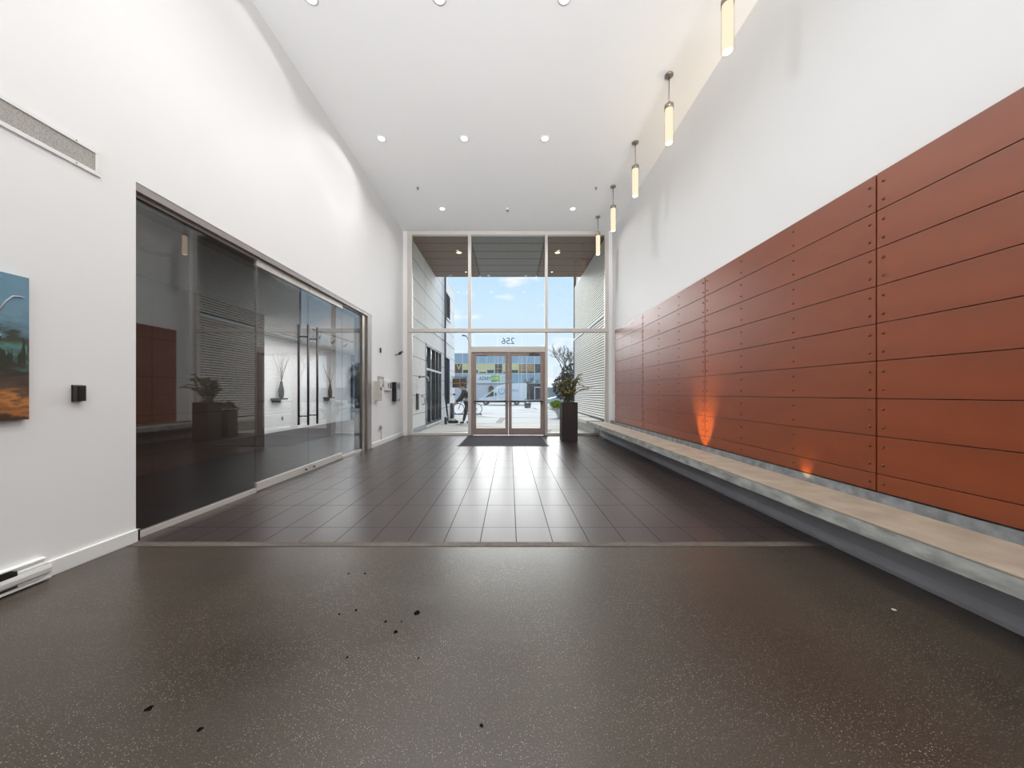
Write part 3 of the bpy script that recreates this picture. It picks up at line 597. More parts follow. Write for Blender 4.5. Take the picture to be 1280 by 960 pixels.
# ---------------------------------------------------------------- left wall fittings
av = thing('air_vent', (XL, 1.8, 3.02), 'long grey linear air vent in a white frame high on the left wall', 'air vent')
wbox(XL, XL+0.006, 0.9, 2.567, 2.955, 3.09).build('grille', 'grille', av)
f = MB(); f.box(XL, XL+0.012, 0.9, 2.6, 3.09, 3.118, 0.002).box(XL, XL+0.012, 0.9, 2.6, 2.925, 2.955, 0.002).box(XL, XL+0.012, 2.567, 2.6, 2.955, 3.09); f.build('frame', 'trimwhite', av)
for z in (3.104, 2.94): MB().lathe([(0.005, 0), (0.004, 0.003)], (XL+0.012, 2.45, z), 10, 'X').build('screw', 'nickel', av)
pt = thing('canvas_painting', (XL+0.003, 1.55, 1.09), 'unframed abstract canvas, blue over brown and orange, on the left wall', 'painting')
wbox(XL+0.003, XL+0.034, 0.95, 2.193, 1.09, 2.01).build('canvas', 'canvas', pt)
for pts in ([(1.93, 1.86), (1.99, 1.95), (2.06, 1.985), (2.1, 1.98)], [(2.035, 1.83), (2.02, 1.74), (2.04, 1.66), (2.075, 1.615), (2.1, 1.62)], [(2.09, 1.76), (2.12, 1.83), (2.15, 1.872), (2.18, 1.878), (2.2, 1.875)], [(1.7, 1.6), (1.8, 1.8), (1.9, 1.7)]):
    MB().tube([(XL+0.034, y-0.03, z) for y, z in pts], 0.005, 6).build('white_brushstroke', 'bldgrey', pt)
cr_ = thing('card_reader', (XL, 2.46, 1.26), 'small dark brown card reader box on the white left wall', 'card reader')
wbox(XL, XL+0.008, 2.428, 2.488, 1.2, 1.32, 0.002).build('mounting_plate', 'black', cr_); wbox(XL+0.008, XL+0.042, 2.43, 2.486, 1.202, 1.318, 0.006).build('body', 'darkbrown', cr_); wbox(XL+0.042, XL+0.045, 2.439, 2.477, 1.215, 1.305, 0.002).build('face_plate', 'black', cr_)
bh = thing('baseboard_heater', (XL, 1.6, 0), 'white electric baseboard heater at the foot of the left wall', 'heater')
x = XL
MB().prism([(x, 0.015), (x+0.012, 0.015), (x+0.012, 0.135), (x+0.035, 0.142), (x+0.035, 0.149), (x, 0.152)], 'Y', 0.9, 2.28).build('back_housing', 'trimwhite', bh)
MB().prism([(x+0.060, 0.046), (x+0.070, 0.058), (x+0.074, 0.085), (x+0.070, 0.108), (x+0.066, 0.108), (x+0.068, 0.085), (x+0.064, 0.06), (x+0.056, 0.048)], 'Y', 0.9, 2.275).build('front_cover', 'trimwhite', bh)
wbox(x+0.012, x+0.05, 0.9, 2.13, 0.03, 0.132).build('heating_element', 'black', bh)
wbox(x+0.012, x+0.055, 2.13, 2.27, 0.03, 0.12).build('terminal_cover', 'whiteplastic', bh); MB().lathe([(0.006, 0), (0.004, 0.003)], (x+0.055, 2.2, 0.1), 10, 'X').build('screw', 'nickel', bh)
MB().prism([(x+0.012, 0.012), (x+0.062, 0.012), (x+0.062, 0.026), (x+0.012, 0.02)], 'Y', 0.9, 2.28).build('bottom_lip', 'trimwhite', bh)
# far stretch
ds = thing('door_sensor', (XL, 8.24, 2.29), 'small black sensor on the white wall above the beige box', 'sensor')
wbox(XL, XL+0.02, 8.2, 8.28, 2.25, 2.37, 0.004).build('body', 'black', ds); wbox(XL+0.02, XL+0.035, 8.22, 8.26, 2.29, 2.34, 0.003).build('lens', 'greyplastic', ds)
ph = thing('wall_dispenser', (XL, 7.95, 1.08), 'tall beige box on the wall beside the glass partition', 'wall box')
wbox(XL, XL+0.13, 7.86, 8.02, 1.08, 1.55, 0.01).build('body', 'beige', ph)
for z, mm_ in ((1.46, 'whiteplastic'), (1.36, 'darksteel'), (1.22, 'steel')): wbox(XL+0.13, XL+0.136, 7.9, 7.98, z-0.035, z+0.035, 0.002).build('button', mm_, ph)
nb = thing('notice_plate', (XL, 8.25, 1.5), 'flat grey plate on the wall just behind the beige box', 'plate')
wbox(XL, XL+0.01, 8.06, 8.45, 1.42, 1.67, 0.003).build('plate', 'headtrim', nb); wbox(XL+0.01, XL+0.013, 8.12, 8.39, 1.48, 1.61).build('insert', 'beige', nb)
kb = thing('key_box', (XL, 8.7, 1.34), 'white square box with a dark latch between the beige box and the intercom', 'key box')
wbox(XL, XL+0.06, 8.5, 8.86, 1.33, 1.57, 0.006).build('body', 'whiteplastic', kb); wbox(XL+0.06, XL+0.068, 8.58, 8.68, 1.4, 1.52, 0.003).build('label_holder', 'greyplastic', kb); wbox(XL+0.06, XL+0.08, 8.76, 8.8, 1.38, 1.54, 0.004).build('latch', 'black', kb)
ic = thing('intercom', (XL, 9.2, 1.05), 'black sided intercom with a grey metal face beside the glass front', 'intercom')
wbox(XL, XL+0.115, 9.05, 9.38, 1.04, 1.56, 0.006).build('housing', 'black', ic); fp = wbox(XL+0.115, XL+0.122, 9.06, 9.37, 1.05, 1.55, 0.003).build('face_plate', 'greyplastic', ic)
wbox(XL+0.122, XL+0.124, 9.12, 9.31, 1.40, 1.51).build('display', 'windark', fp)
for i in range(4):
    for j in range(3): wbox(XL+0.122, XL+0.126, 9.13+0.065*j, 9.17+0.065*j, 1.12+0.06*i, 1.16+0.06*i, 0.002).build('key', 'whiteplastic', fp)
sc2 = thing('security_camera', (XL, 9.5, 2.35), 'small security camera on a bracket by the glass front', 'camera')
MB().tube([(XL, 9.3, 2.32), (XL+0.05, 9.36, 2.34), (XL+0.09, 9.42, 2.37)], 0.018, 10).build('bracket', 'greyplastic', sc2); MB().tube([(XL+0.09, 9.38, 2.36), (XL+0.12, 9.55, 2.44)], 0.036, 14).build('body', 'black', sc2)
ol = thing('wall_outlet', (XL, 8.2, 0.42), 'low wall outlet with a plugged in cord below the beige box', 'outlet')
wbox(XL, XL+0.008, 8.14, 8.26, 0.36, 0.5, 0.003).build('cover_plate', 'whiteplastic', ol); pg = wbox(XL+0.008, XL+0.05, 8.17, 8.23, 0.38, 0.46, 0.01).build('plug', 'greyplastic', ol)
MB().tube([(XL+0.035, 8.2, 0.385), (XL+0.037, 8.2, 0.3), (XL+0.03, 8.205, 0.12)], 0.006, 6).build('cord', 'greyplastic', pg)

# ---------------------------------------------------------------- mat and planters
mt = thing('door_mat', (-0.15, 8.95, 0), 'large charcoal entrance mat lying before the glass doors', 'mat')
wbox(-1.25, 0.95, 7.97, 9.93, 0.001, 0.009, 0.002).build('rubber_edge', 'black', mt); wbox(-1.21, 0.91, 8.01, 9.89, 0.008, 0.013, 0.001).build('pile', 'mat', mt)
def planter(name, x0, x1, y0, h, label, spread, lift, n, lean=0.0):
    d = x1-x0; cx, cy_ = (x0+x1)/2, y0+d/2
    p = thing(name, (cx, cy_, 0), label, 'planter')
    b_ = MB(); r = 0.02; tk = 0.02
    b_.box(x0, x1, y0, y0+tk, 0, h, 0.004).box(x0, x1, y0+d-tk, y0+d, 0, h, 0.004).box(x0, x0+tk, y0+tk, y0+d-tk, 0, h, 0.0).box(x1-tk, x1, y0+tk, y0+d-tk, 0, h).box(x0+tk, x1-tk, y0+tk, y0+d-tk, 0, 0.03)
    b_.build('pot', 'planter', p)
    wbox(x0+tk, x1-tk, y0+tk, y0+d-tk, h-0.09, h-0.05).build('soil', 'soil', p)
    st = MB(); lf = MB()
    for q in range(n):
        a = random.uniform(0, 2*PI); rr_ = random.uniform(0.25, 1.0)
        p0 = Vector((cx+random.uniform(-.12, .12), cy_+random.uniform(-.12, .12), h-0.06))
        tip = Vector((cx+lean*rr_+spread*rr_*math.cos(a), cy_+spread*0.55*rr_*math.sin(a), h+lift*(1.05-0.85*rr_)*random.uniform(0.75, 1.1)))
        if lean and math.cos(a) > 0.3: tip.z += 0.2
        mid = (p0*0.5+tip*0.5); mid.z = max(h, tip.z)+random.uniform(0.05, 0.2)
        pts = []
        for j in range(9):
            u = j/8; pts.append(p0*(1-u)**2+mid*2*u*(1-u)+tip*u*u)
        st.tube(pts, [0.006-0.0005*j for j in range(9)], 5)
        for j in range(3, 9):
            dd = (pts[j]-pts[j-1]).normalized(); sd_ = dd.cross(Vector((0, 0, 1)))
            sd_ = sd_.normalized() if sd_.length > 1e-3 else Vector((1, 0, 0))
            for sg in (-1, 1):
                for hh in (0.0, 0.5):
                    pp = pts[j-1].lerp(pts[j], hh)
                    ld = (sd_*sg*0.8+dd*0.75+Vector((0, 0, random.uniform(-.25, .35)))).normalized()
                    lf.leaf(pp, ld, (random.uniform(-.3, .3), random.uniform(-.3, .3), 1), random.uniform(0.08, 0.125), 0.028)
    st.build('stem', 'stem', p); lf.build('foliage', 'leaf', p)
planter('planter', 1.36, 1.77, 8.72, 1.02, 'tall square charcoal planter with arching olive fern leaves by the bench', 0.60, 0.78, 36, 0.14)
planter('planter', 1.49, 1.84, 9.5, 0.77, 'shorter charcoal planter hidden behind the tall one, seen in the dark glass', 0.3, 0.22, 26)

# ---------------------------------------------------------------- outside: canopy, side walls, ground
o = MB().box(-90, 90, 10.13, 140, -0.3, -0.01).build('ground', 'ground', loc=(0, 10.13, 0)); tag(o, 'pale cracked paving and street outside the glass front', 'ground', kind='structure')
cn = thing('entrance_canopy', (0, 11.9, 6.0), 'brown panelled canopy soffit outside above the entrance', 'canopy', kind='structure')
MB().box(-3.0, -1.215, 10.13, 13.7, 6.0, 6.05).build('soffit', 'soffit_wood', cn); MB().box(-1.18, 1.07, 10.13, 13.7, 6.0, 6.05).build('soffit', 'soffit_grey_sheen', cn); MB().box(1.105, 2.9, 10.13, 13.7, 6.0, 6.05).build('soffit', 'soffit_wood', cn)
MB().box(-3.0, 2.9, 10.13, 13.7, 6.05, 6.6).build('roof_box', 'frame_dark', cn)
e0 = None
for x, y, s_, lb in ((-1.7, 11.3, 1, 'near left'), (1.61, 11.3, 1, 'near right'), (-1.7, 13.1, 0.5, 'far left'), (1.65, 13.1, 0.5, 'far right')):
    d = thing('canopy_downlight', (x, y, 6.0), f'lit round downlight in the outdoor canopy, {lb}', 'ceiling light', 'canopy downlights')
    MB().lathe([(0.11*s_, 0), (0.11*s_, -0.02), (0.09*s_, -0.025), (0.08*s_, -0.01), (0.08*s_, 0)], (x, y, 6.0), 22).build('trim_ring', 'nickel', d); MB().lathe([(0.078*s_, -0.004), (0.078*s_, -0.012), (0.001, -0.014)], (x, y, 6.0), 22).build('lens', 'extlens', d)
fb = thing('facade', (-3.0, 14.2, 0), 'light grey panelled side facade outside on the left', 'facade', kind='structure')
w = MB(); w.box(-3.3, -3.0, 10.13, 12.0, 0, 6.9).box(-3.3, -3.0, 12.0, 14.74, 3.05, 6.9).box(-3.3, -3.0, 12.0, 14.74, 0, 0.1).box(-3.3, -3.0, 14.74, 18.3, 0, 6.75)
w_ = w.build('wall', 'facade', fb); w_.location = (0, 0, 0); w_.data.transform(Matrix.Translation((-3.0, 14.2, 0))); w_.location = (3.0, -14.2, 0)
MB().box(-3.0, -2.985, 10.13, 18.3, 3.63, 3.675).build('reveal', 'frame_dark', fb); MB().box(-3.0, -2.98, 10.13, 12.0, 0, 0.16).build('plinth', 'bldgrey', fb)
MB().box(-3.0, -2.97, 12.0, 14.74, 0.02, 0.1).build('sill', 'mullwhite', fb)
sf = MB()
for y in (12.0, 12.72, 13.5, 14.1, 14.66): sf.box(-3.12, -2.99, y, y+0.08, 0.1, 3.05)
sf.box(-3.12, -2.99, 12.0, 14.74, 2.97, 3.05).box(-3.1, -3.0, 12.0, 14.74, 0.1, 0.18)
sw = sf.build('storefront_frame', 'frame_dark', fb); MB().box(-3.1, -2.985, 12.05, 14.7, 2.11, 2.18).build('storefront_transom', 'mullwhite', fb)
MB().box(-3.075, -3.065, 12.05, 14.7, 0.15, 3.0).build('storefront_pane', 'glass_dark', fb)
MB().box(-3.02, -2.985, 15.85, 16.75, 0.75, 2.95).build('dark_window', 'bldglass', fb)
uw = MB().box(-3.02, -2.985, 15.9, 16.85, 4.86, 6.03).build('upper_window', 'bldglass', fb); MB().box(-2.99, -2.95, 15.85, 16.9, 4.78, 4.86).build('window_sill', 'frame_dark', uw)
dp = MB().tube([(-2.93, 15.3, 6.6), (-2.93, 15.3, 1.1), (-2.9, 15.3, 0.9), (-2.82, 15.3, 0.2), (-2.82, 15.3, -0.005)], 0.042, 12).build('downpipe', 'pipe', loc=(-2.93, 15.3, 0)); tag(dp, 'black downpipe on the grey facade outside', 'pipe')
wl = thing('wall_lamp', (-3.0, 11.15, 1.78), 'small metal wall lamp on the facade outside the left sidelight', 'lamp')
MB().lathe([(0.05, 0), (0.05, 0.03), (0.02, 0.035)], (-3.0, 11.15, 1.8), 16, 'X').build('base', 'darksteel', wl); MB().tube([(-2.97, 11.15, 1.8), (-2.8, 11.18, 1.82), (-2.76, 11.3, 1.76), (-2.76, 11.34, 1.66)], [0.02, 0.02, 0.05, 0.055], 12).build('arm', 'nickel', wl)
ep = thing('entry_panel', (-3.0, 10.86, 0.73), 'tall black entry phone panel on the facade outside the left sidelight', 'entry phone')
wbox(-3.0, -2.95, 10.78, 10.95, 0.72, 1.25, 0.006).build('housing', 'black', ep); wbox(-2.95, -2.945, 10.8, 10.93, 0.9, 1.2, 0.002).build('face_plate', 'darksteel', ep)
hb = thing('door_pull', (-3.0, 11.5, 0.87), 'metal pull bar on the facade beside the black entry panel', 'handle')
MB().tube([(-3.0, 11.5, 1.16), (-2.93, 11.5, 1.16), (-2.92, 11.55, 1.0), (-2.93, 11.6, 0.88), (-3.0, 11.6, 0.88)], 0.02, 8).build('bar', 'steel', hb)
for y in (11.5, 11.6): wbox(-3.0, -2.985, y-0.035, y+0.035, 1.13 if y < 11.55 else 0.85, 1.19 if y < 11.55 else 0.91, 0.004).build('rose', 'darksteel', hb)
cb = thing('electrical_cabinet', (-2.97, 17.1, 0.1), 'dark slate cabinet at the foot of the facade outside', 'cabinet')
wbox(-3.0, -2.86, 16.95, 17.35, 0.0, 0.75, 0.01).build('body', 'frame_dark', cb); wbox(-2.86, -2.85, 16.97, 17.33, 0.04, 0.71, 0.004).build('door', 'frame_dark', cb)
bo = thing('service_post', (-2.6, 13.75, 0), 'short dark grey service post on the paving below the downpipe', 'post')
wbox(-2.66, -2.56, 13.7, 13.8, -0.01, 0.27, 0.01).build('body', 'darksteel', bo); wbox(-2.67, -2.55, 13.69, 13.81, 0.27, 0.3, 0.006).build('cap', 'steel', bo)
bg_ = thing('black_bag', (-2.4, 14.3, 0), 'low black bag lying on the paving left of the doors', 'bag')
MB().box(-2.62, -2.18, 14.2, 14.4, -0.01, 0.11, 0.045).build('body', 'black', bg_); MB().tube([(-2.55, 14.3, 0.1), (-2.45, 14.3, 0.16), (-2.35, 14.3, 0.16), (-2.25, 14.3, 0.1)], 0.012, 6).build('handle', 'pipe', bg_)
sg = thing('blade_sign', (-3.0, 17.4, 1.53), 'brown four panel sign board projecting from the facade corner', 'sign')
wbox(-2.96, -2.58, 17.38, 17.42, 1.55, 2.04, 0.006).build('board', 'signbrown', sg); wbox(-2.56, -2.22, 17.38, 17.42, 1.50, 2.05, 0.006).build('board', 'signbrown', sg); wbox(-2.5, -2.22, 17.38, 17.42, 1.36, 1.45, 0.004).build('board', 'signbrown', sg)
wbox(-2.96, -2.22, 17.365, 17.379, 1.76, 1.79).build('strip', 'signtan', sg); wbox(-2.59, -2.555, 17.365, 17.379, 1.5, 2.05).build('strip', 'signtan', sg)
MB().tube([(-3.0, 17.4, 2.1), (-2.2, 17.4, 2.1)], 0.02, 8).tube([(-2.3, 17.4, 1.45), (-2.3, 17.4, 2.1)], 0.01, 6).tube([(-2.8, 17.4, 2.04), (-2.8, 17.4, 2.1)], 0.01, 6).build('hanger', 'pipe', sg)
fc = thing('security_camera', (-3.0, 17.8, 1.2), 'tiny dark camera on the facade under the brown sign', 'camera')
MB().tube([(-3.0, 17.8, 1.2), (-2.92, 17.76, 1.2)], 0.03, 10).build('bracket', 'darksteel', fc); MB().tube([(-2.92, 17.7, 1.2), (-2.92, 17.86, 1.18)], 0.05, 12).build('body', 'black', fc)
# corrugated wall
cw = thing('corrugated_wall', (2.88, 12.0, 0.43), 'pale horizontally slatted metal wall outside on the right', 'wall', kind='structure')
b_ = MB(); z = 0.46; pitch = 0.08
while z < 5.97:
    if not 3.56 < z < 3.7: b_.prism([(2.885, z+0.012), (2.90, z+0.008), (2.93, z+0.05), (2.93, z+0.064), (2.895, z+0.062), (2.885, z+0.05)], 'Y', 10.15, 15.0)
    z += pitch
b_.build('slats', 'corr', cw)
MB().box(2.93, 3.5, 10.14, 15.0, 0, 6.6).build('core', 'frame_dark', cw); MB().box(2.86, 3.5, 15.0, 15.06, 0, 6.6).build('end_trim', 'frame_dark', cw)
MB().prism([(2.93, 3.70), (2.85, 3.68), (2.85, 3.60), (2.93, 3.58)], 'Y', 10.15, 15.0).build('flashing', 'mullwhite', cw); MB().box(2.86, 2.92, 10.15, 15.0, 0.43, 0.47).build('base_trim', 'frame_dark', cw)
xb = thing('concrete_bench', (2.5, 12, 0), 'concrete bench outside at the foot of the slatted wall', 'bench')
wbox(2.36, 2.84, 10.3, 11.85, 0.31, 0.42, 0.008).build('slab', 'extconc', xb); wbox(2.36, 2.84, 11.9, 14.9, 0.33, 0.44, 0.008).build('slab', 'extconc', xb); wbox(2.6, 2.84, 10.3, 14.9, -0.01, 0.32).build('plinth', 'extconc', xb)
# planter bench at the street
pb = thing('street_planter', (2.55, 17, 0), 'white curved concrete planter with bright green leaves outside the right sidelight', 'planter')
MB().prism([(2.0, 0.50), (3.3, 0.50), (3.3, 0.42), (2.9, 0.34), (2.75, 0.1), (2.85, -0.01), (2.35, -0.01), (2.45, 0.1), (2.35, 0.34), (2.05, 0.42)], 'Y', 16.7, 17.5).build('bowl', 'extconc', pb)
lf = MB()
for q in range(220):
    a = random.uniform(0, 2*PI); el = random.uniform(0.15, 1.4); d = Vector((math.cos(a)*math.cos(el), math.sin(a)*math.cos(el), math.sin(el)))
    lf.leaf((random.uniform(2.15, 2.9), random.uniform(16.8, 17.4), 0.5+random.uniform(0, 0.2)), d, (0, 0, 1), random.uniform(0.15, 0.34), 0.08)
lf.build('foliage', 'grass', pb)

# ---------------------------------------------------------------- trees
def leaves(mb, c, r, n, L, w, sq=1.0):
    for q in range(n):
        while True:
            v = Vector((random.uniform(-1, 1), random.uniform(-1, 1), random.uniform(-1, 1)))
            if v.length < 1: break
        v = v.normalized()*(v.length**0.5)
        p = Vector(c)+Vector((v.x*r[0], v.y*r[1], v.z*r[2]*sq))
        d = (v+Vector((random.uniform(-1, 1), random.uniform(-1, 1), random.uniform(-1, 1)))).normalized()
        mb.leaf(p, d, (random.uniform(-1, 1), random.uniform(-1, 1), 1), L*random.uniform(0.7, 1.3), w)
def grow(mb, tips, p, d, L, r, depth):
    q = p+d*L; midp = p.lerp(q, 0.5)+Vector((random.uniform(-1, 1), random.uniform(-1, 1), random.uniform(-.5, .5)))*L*0.07
    mb.tube([p, midp, q], [r, r*0.85, r*0.68], 5, cap=False)
    if depth == 0: tips.append(q); return
    for k in range(3 if depth > 1 else 4):
        nd = (d+Vector((random.uniform(-1, 1), random.uniform(-1, 1), random.uniform(-.35, .75)))*0.75).normalized()
        grow(mb, tips, p.lerp(q, random.uniform(0.55, 1.0)), nd, L*random.uniform(0.5, 0.72), r*0.66, depth-1)
def bare_tree(name, x, y, h, label, buds=True, r=0.12, group=None):
    t_ = thing(name, (x, y, 0), label, 'tree', group)
    mb = MB(); tips = []
    mb.tube([(x, y, -0.05), (x+0.05, y, h*0.12), (x, y, h*0.27)], [r*1.25, r, r*0.9], 8)
    for k in range(4):
        a = 2*PI*k/4+random.uniform(-.5, .5)
        grow(mb, tips, Vector((x, y, h*0.25)), Vector((math.cos(a)*0.5, math.sin(a)*0.5, 1)).normalized(), h*0.27, r*0.55, 4)
    mb.build('branches', 'bark', t_)
    if buds:
        lf = MB()
        for tp_ in tips:
            for q in range(1): lf.leaf(tp_+Vector((random.uniform(-.1, .1), random.uniform(-.1, .1), random.uniform(-.1, .1))), (random.uniform(-1, 1), random.uniform(-1, 1), random.uniform(-1, 1)), (0, 0, 1), 0.08, 0.05)
        lf.build('buds', 'blossom', t_)
bare_tree('bare_tree', 5.9, 33.0, 8.2, 'pale budding bare tree behind the dark evergreen outside the right sidelight', group='trees along the street')
bare_tree('bare_tree', 9.0, 22.5, 7.5, 'bare tree beyond the slatted wall, mirrored in the glass partition doors', group='trees along the street')
bare_tree('bare_tree', 13.0, 31.0, 8.0, 'farther bare tree beyond the slatted wall, mirrored in the far glass panel', group='trees along the street')
bare_tree('sapling', 2.6, 45.0, 4.6, 'thin bare sapling on the pavement behind the van', False, 0.07, group='trees along the street')
ev = thing('evergreen_tree', (4.3, 25, 0), 'dense dark evergreen tree beside the slatted wall', 'tree', 'trees along the street')
MB().tube([(4.3, 25, -0.05), (4.35, 25, 0.8), (4.3, 25, 1.6)], [0.14, 0.12, 0.09], 8).build('trunk', 'bark', ev)
lf = MB(); leaves(lf, (4.4, 25, 1.7), (1.15, 1.0, 0.95), 1600, 0.2, 0.1); leaves(lf, (4.7, 25, 2.6), (0.85, 0.8, 0.8), 700, 0.2, 0.1); lf.build('foliage', 'evergreen', ev)

# ---------------------------------------------------------------- street: building, van, car, lamp
bd = thing('office_building', (-3.5, 60, 0), 'two storey blue grey office building across the street', 'building')
X0, X1, YB_ = -40.0, 6.5, 60.0
MB().box(X0, X1, YB_, YB_+12, -0.3, 8.3).build('wall', 'bldwhite', bd)
MB().box(X0, X1, YB_-0.05, YB_, 6.55, 8.3).build('upper_spandrel', 'bldblue', bd); MB().box(X0, X1, YB_-0.05, YB_, 3.0, 4.75).build('lower_spandrel', 'bldblue', bd)
MB().box(X0, X1, YB_-0.12, YB_+12.1, 8.3, 8.42).build('parapet', 'mullwhite', bd)
ml = MB(); x = 0.185
for k in range(-9, 5): ml.box(0.185+1.43*k-0.05, 0.185+1.43*k+0.05, YB_-0.12, YB_, 3.0, 8.3)
ml.box(X0, X1, YB_-0.12, YB_, 6.5, 6.58).box(X0, X1, YB_-0.12, YB_, 4.72, 4.82)
ml.build('mullions', 'mullwhite', bd)
for k in range(-9, 4):
    a, b2 = 0.185+1.43*k+0.07, 0.185+1.43*(k+1)-0.07; kk = {-7: 'V', -6: 'yd', -5: 'yd', -4: 'yl', -3: 'yd', -2: 'd4', -1: 'yl', 0: 'yd', 1: 't', 2: 't', 3: 'd'}.get(k, 'd')
    main = {'V': 'signbrown', 'yd': 'winyellow', 'yl': 'winyellow', 'd4': 'wintan', 't': 'wintan', 'd': 'windark'}[kk]
    wi = MB().box(a, b2, YB_-0.06, YB_, 4.84, 6.46).build('window', main, bd)
    if kk in ('yd', 't'): MB().box(a+0.05, b2-0.05, YB_-0.08, YB_-0.06, 4.86, 5.4 if kk == 'yd' else 5.1).build('lower_pane', 'windark', wi)
    if kk == 'yl': MB().box(a+0.05, b2-0.05, YB_-0.08, YB_-0.06, 4.86, 5.05).build('lower_pane', 'windark', wi)
    if kk == 'd4':
        q = MB()
        for (u, v) in ((a+0.05, (a+b2)/2-0.05), ((a+b2)/2+0.05, b2-0.05)): q.box(u, v, YB_-0.08, YB_-0.06, 5.7, 6.4)
        q.box(a+0.05, b2-0.05, YB_-0.08, YB_-0.06, 4.86, 5.55); q.build('dark_pane', 'windark', wi)
    if kk == 'V': text('letter', 'V', 1.3, ((a+b2)/2+0.05, YB_-0.09, 5.85), (PI/2, 0, 0), 'signyellow', wi, 0.02)
gz = MB().box(3.0, 6.3, YB_-0.06, YB_, 0.1, 2.95).build('ground_glazing', 'bldglass', bd); MB().box(4.42, 4.55, YB_-0.12, YB_-0.06, 0.1, 2.3).box(4.42, 6.3, YB_-0.12, YB_-0.06, 2.25, 2.4).build('mullion', 'mullwhite', gz)
MB().box(X0, 3.0, YB_-0.2, YB_, 2.85, 3.0).build('ledge', 'bldgrey', bd)
bs = thing('banner_sign', (-3.3, 59.8, 3.1), 'white banner with dark slanted lettering and a green block on the building', 'sign')
MB().box(-6.1, -0.5, 59.8, 59.86, 3.05, 4.6, 0.02).build('board', 'signwhite', bs)
text('lettering', 'AZARY', 0.92, (-4.45, 59.78, 3.85), (PI/2, 0, 0), 'signink', bs, 0.01, 0.3, 0.74)
gb = MB().box(-3.25, -1.75, 59.76, 59.8, 3.35, 4.45, 0.01).build('green_block', 'signgreen', bs)
MB().box(-3.1, -1.9, 59.74, 59.76, 3.95, 4.03).box(-3.1, -2.1, 59.74, 59.76, 3.7, 3.76).build('stripe', 'signwhite', gb); MB().prism([(-3.3, 3.32), (-2.1, 3.45), (-2.1, 3.52), (-3.3, 3.46)], 'Y', 59.74, 59.76).build('swoosh', 'signink', gb)
rg = MB(); rg.tube([(-1.05+0.3*math.cos(t0)*1.0, 59.78, 3.85+0.34*math.sin(t0)) for t0 in [2*PI*k/16*0.8 for k in range(17)]], 0.04, 6); rg.build('ring_emblem', 'bldgrey', bs)
em = thing('round_sign', (-3.3, 59.8, 1.3), 'brown and gold shield sign on the white wall above the van cab', 'sign')
sh_ = [(-3.3+0.46*math.cos(a), 2.1+0.5*math.sin(a)) for a in [PI*k/10 for k in range(11)]] + [(-3.76, 1.6), (-3.55, 1.45), (-3.3, 1.35), (-3.05, 1.45), (-2.84, 1.6)]
MB().prism(sh_, 'Y', 59.75, 59.83).build('shield', 'signbrown', em); MB().box(-3.76, -2.84, 59.72, 59.75, 1.72, 1.84).build('gold_band', 'gold', em)
lw = MB().box(7.0, 40, 62, 70, -0.3, 2.3).build('low_building', 'bldgrey', loc=(20, 66, 0)); tag(lw, 'low grey building behind the silver car', 'building')
# van
def wheel(x, y, z, r, parent, w=0.22):
    wh = MB().lathe([(r*0.6, -w/2), (r*0.96, -w/2), (r, -w/2+0.03), (r, w/2-0.03), (r*0.96, w/2), (r*0.6, w/2)], (x, y, z), 22, 'Y').build('wheel', 'tyre', parent)
    MB().lathe([(r*0.62, -w/2-0.012), (r*0.55, -w/2-0.02), (0.05, -w/2-0.03)], (x, y, z), 16, 'Y').build('rim', 'rim', wh)
vn = thing('van', (-0.9, 40, 0), 'white delivery van with a pale blue swirl parked across the street', 'van')
vx, vy = -3.45, 36.0
prof = [(0.0, 0.32), (-0.02, 0.55), (0.1, 0.66), (0.45, 0.74), (0.79, 0.92), (1.56, 1.52), (2.16, 1.95), (2.85, 2.2), (4.1, 2.32), (5.2, 2.32), (5.3, 2.2), (5.3, 0.32)]
MB().prism([(vx+a, b2) for a, b2 in prof], 'Y', vy, vy+2.0, 0.05).build('body', 'carwhite', vn)
MB().prism([(vx+0.83, 0.80), (vx+1.27, 1.19), (vx+1.60, 1.43), (vx+1.75, 1.43), (vx+1.72, 0.95)], 'Y', vy-0.01, vy+0.02).build('side_window', 'carglass', vn)
MB().prism([(vx+0.78, 0.98), (vx+1.58, 1.60), (vx+1.64, 1.52), (vx+0.84, 0.90)], 'Y', vy+0.15, vy+1.85).build('windscreen', 'carglass', vn)
MB().box(vx+0.0, vx+5.3, vy-0.015, vy+0.02, 0.28, 0.42).build('sill_trim', 'tyre', vn); MB().box(vx-0.06, vx+0.3, vy, vy+2.0, 0.26, 0.46, 0.04).build('bumper', 'tyre', vn)
MB().box(vx+0.0, vx+0.16, vy-0.01, vy+0.3, 0.57, 0.66, 0.02).build('headlamp', 'carglass', vn)
MB().box(vx+1.9, vx+2.02, vy-0.25, vy, 1.0, 1.3, 0.03).build('wing_mirror', 'tyre', vn)
for wx in (0.9, 4.2):
    for wy in (0.12, 1.88): wheel(vx+wx, vy+wy, 0.30, 0.31, vn)
sw_ = MB(); sw_.tube([(vx+2.6+0.33*math.cos(a), vy-0.005, 1.52+0.33*math.sin(a)) for a in [PI*0.75+1.5*PI*k/18 for k in range(19)]], [0.02+0.045*math.sin(PI*k/18) for k in range(19)], 6); sw_.tube([(vx+2.55, vy-0.005, 1.5), (vx+2.62, vy-0.005, 1.78), (vx+2.78, vy-0.005, 1.6)], 0.026, 6); sw_.build('swirl_emblem', 'blue', vn)
text('lettering', 'aoc', 0.55, (vx+4.05, vy-0.005, 1.6), (PI/2, 0, 0), 'blue', vn, 0.01)
